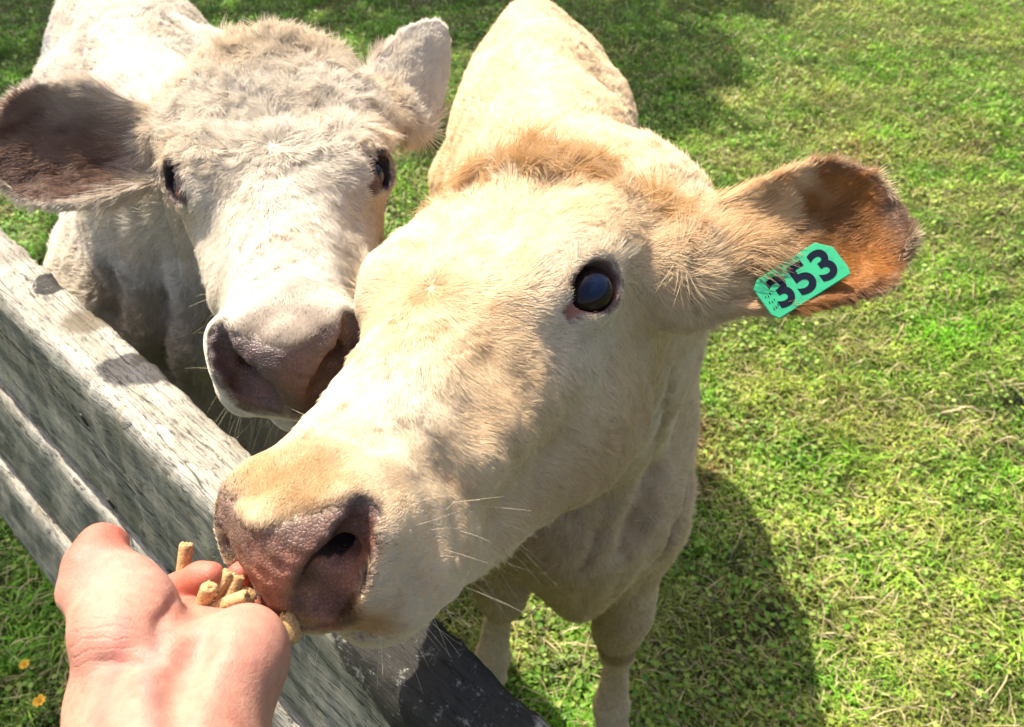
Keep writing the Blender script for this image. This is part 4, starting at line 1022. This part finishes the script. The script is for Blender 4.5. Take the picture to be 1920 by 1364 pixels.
def flower(px, py, r_, label, seed):
    p = at_z(px, py, .07); r = np.random.default_rng(seed); k = rt('yellow_flower', (p[0], p[1], 0), label, 'flower', 'yellow flowers in the shaded grass')
    tube_obj('stem', [(p[0], p[1], 0), (p[0] + .004, p[1], .03), (p[0] - .002, p[1], .066)], .0013, MAT['leaf'], k)
    for j in range(9):
        a = 6.283 * j / 9 + r.uniform(-.2, .2); d = vec(math.cos(a), math.sin(a), 0); sd_ = vec(-d[1], d[0], 0); v = []
        for i in range(6):
            t = i / 5; wd = r_ * .32 * math.sin(.5 + 2.3 * t)
            c = p + d * r_ * (.15 + .95 * t) + vec(0, 0, .006 + .006 * math.sin(2 * t) * 1.0)
            v += [c - sd_ * wd, c + vec(0, 0, -.0012), c + sd_ * wd]
        q = [(3 * i + e, 3 * i + e + 1, 3 * i + e + 4, 3 * i + e + 3) for i in range(5) for e in (0, 1)]
        mo('petal', np.array(v), np.array(q), MAT['petal'], k)
    v, q = tri_sphere(p + vec(0, 0, .008), r_ * .26, sc_=(1, 1, .6), nu=14, nv=8); mo('flower_centre', v, q, MAT['centre'], k)
def tree():
    sun_h = vec(math.sin(SUN_AZ), math.cos(SUN_AZ), 0) / math.tan(SUN_EL)
    over = lambda x, y, z: vec(x, y, 0) + sun_h * z + vec(0, 0, z)          # where leaves must hang to shade the ground at x, y
    b = over(-2.2, 6.8, 5.0); base = vec(b[0], b[1] + .6, 0)
    k = rt('tree', base, 'broad leafy tree beyond the paddock that shades the far grass', 'tree'); r = np.random.default_rng(9)
    path = [base + vec(0, 0, -.1), base + vec(.05, 0, 1.2), base + vec(-.1, .1, 2.6), base + vec(.1, .1, 4.2), base + vec(.2, .2, 5.6)]
    tube_obj('trunk', path, [.30, .22, .19, .14, .06], MAT['bark'], k, 12)
    spots = []
    for x, y, z, rad in [(-2.6, 4.2, 4.6, .9), (-1.6, 5.2, 5.2, 1.0), (-.6, 4.6, 4.8, .7), (.3, 4.3, 5.0, .62), (.62, 3.25, 4.5, .30), (1.2, 4.6, 5.0, .40), (-2.2, 2.9, 4.5, .40), (.75, 3.75, 4.6, .42), (.2, 3.5, 4.9, .38), (-2.9, 3.2, 4.5, .6), (-.9, 6.3, 5.6, 1.1), (.9, 5.4, 5.4, .6), (-3.6, 5.3, 5.2, 1.1), (-.2, 2.95, 4.6, .26), (-3.1, 2.2, 4.4, .45), (-1.25, .60, 4.2, .50), (-1.0, .95, 4.2, .28), (-1.38, 1.08, 4.3, .42), (1.9, 5.6, 5.5, .45), (-2.2, 6.6, 6.4, 1.2)]:  # clumps nearest the viewer are added only to shade the near left grass
        spots.append((over(x, y, z), rad))
    c = []; 
    for p, rad in spots:
        e = p; s0 = base + vec(0, 0, min(4.0, p[2] - 1.2)); tube_obj('limb', [s0, (s0 + e) / 2 + vec(0, 0, .15), e], [.08, .05, .015], MAT['bark'], k)
        m = int(1500 * rad ** 2 + 250); d = nrm(r.normal(size=(m, 3))) * (r.random((m, 1)) ** .45) * rad * vec(1, 1, .6); cl = p + d; c.append(cl + NV(cl, .5, 5) * .12 * rad)
    c = np.concatenate(c); n = len(c)
    nn = nrm(r.normal(size=(n, 3))); u = nrm(np.cross(nn, r.normal(size=(n, 3)))); w = np.cross(nn, u); s_ = r.uniform(.05, .09, (n, 1))
    v = np.stack([c - u * s_, c - w * s_ * .6, c + u * s_, c + w * s_ * .6], 1).reshape(-1, 3); q = np.arange(4 * n).reshape(-1, 4)
    cc = np.repeat(vec(.05, .11, .02)[None] * r.uniform(.6, 1.5, (n, 1)), 4, 0); mo('crown', v, q, MAT['leaves'], k, smooth=False, cols={'col': cc})
NFUR = (1150000, 850000); GRASS = True
# ---------------------------------------------------------------- the place
MAT.update(post=mat_wood(FU, 21, .8), pellet=None, petal=mat_simple('petal', (.72, .40, .01), .5), centre=mat_simple('flower_centre', (.55, .25, .01), .7), leaf=mat_simple('green_stem', (.06, .13, .02), .6), bark=mat_simple('bark', (.12, .09, .06), .9), leaves=mat_col('tree_leaf', .5, .3))
def _pel():
    n = NT('pressed_feed'); c = n.attr('col').outputs['Color']; v = n.coord(); a = n.noise(v, 900, 5, .7); b = n.noise(v, 350, 3)
    n.set(Base_Color=n.mix(1.0, c, n.ramp(a, [(.35, .5), (.6, 1.15)]), 'MULTIPLY'), Roughness=.8, Normal=n.bump(a, .0006, .8, n.bump(b, .001, .5)), Subsurface_Weight=.15, Subsurface_Radius=(.003, .002, .001)); return n.m
MAT['pellet'] = _pel()
import time; T0 = time.time()
ground(); fence(); tree()
print('t', time.time() - T0)
tan, FT, VT, QT = build_cow(tan_cow, 'tan', 'cream tan cow with a green ear tag eating from the hand', (0, 1, 0), NFUR[0], 1)
hooves(tan, [(.194, .532, .05), (-.042, .648, 0), (.165, 1.55, 0), (-.065, 1.55, 0)])
ear_tag(tan, FT)
white, FW, VW, QW = build_cow(white_cow, 'white', 'white cow behind the fence with curly forehead and untagged ears', (-.45, .9, 0), NFUR[1], 2)
print('t', time.time() - T0)
hand(); pellets()
flower(50, 1250, .0095, 'blurry yellow flower higher in the grass left of the forearm', 1)
flower(78, 1318, .0115, 'yellow flower lower down beside the bright leaves', 2)
if GRASS: grass()
print('t', time.time() - T0)
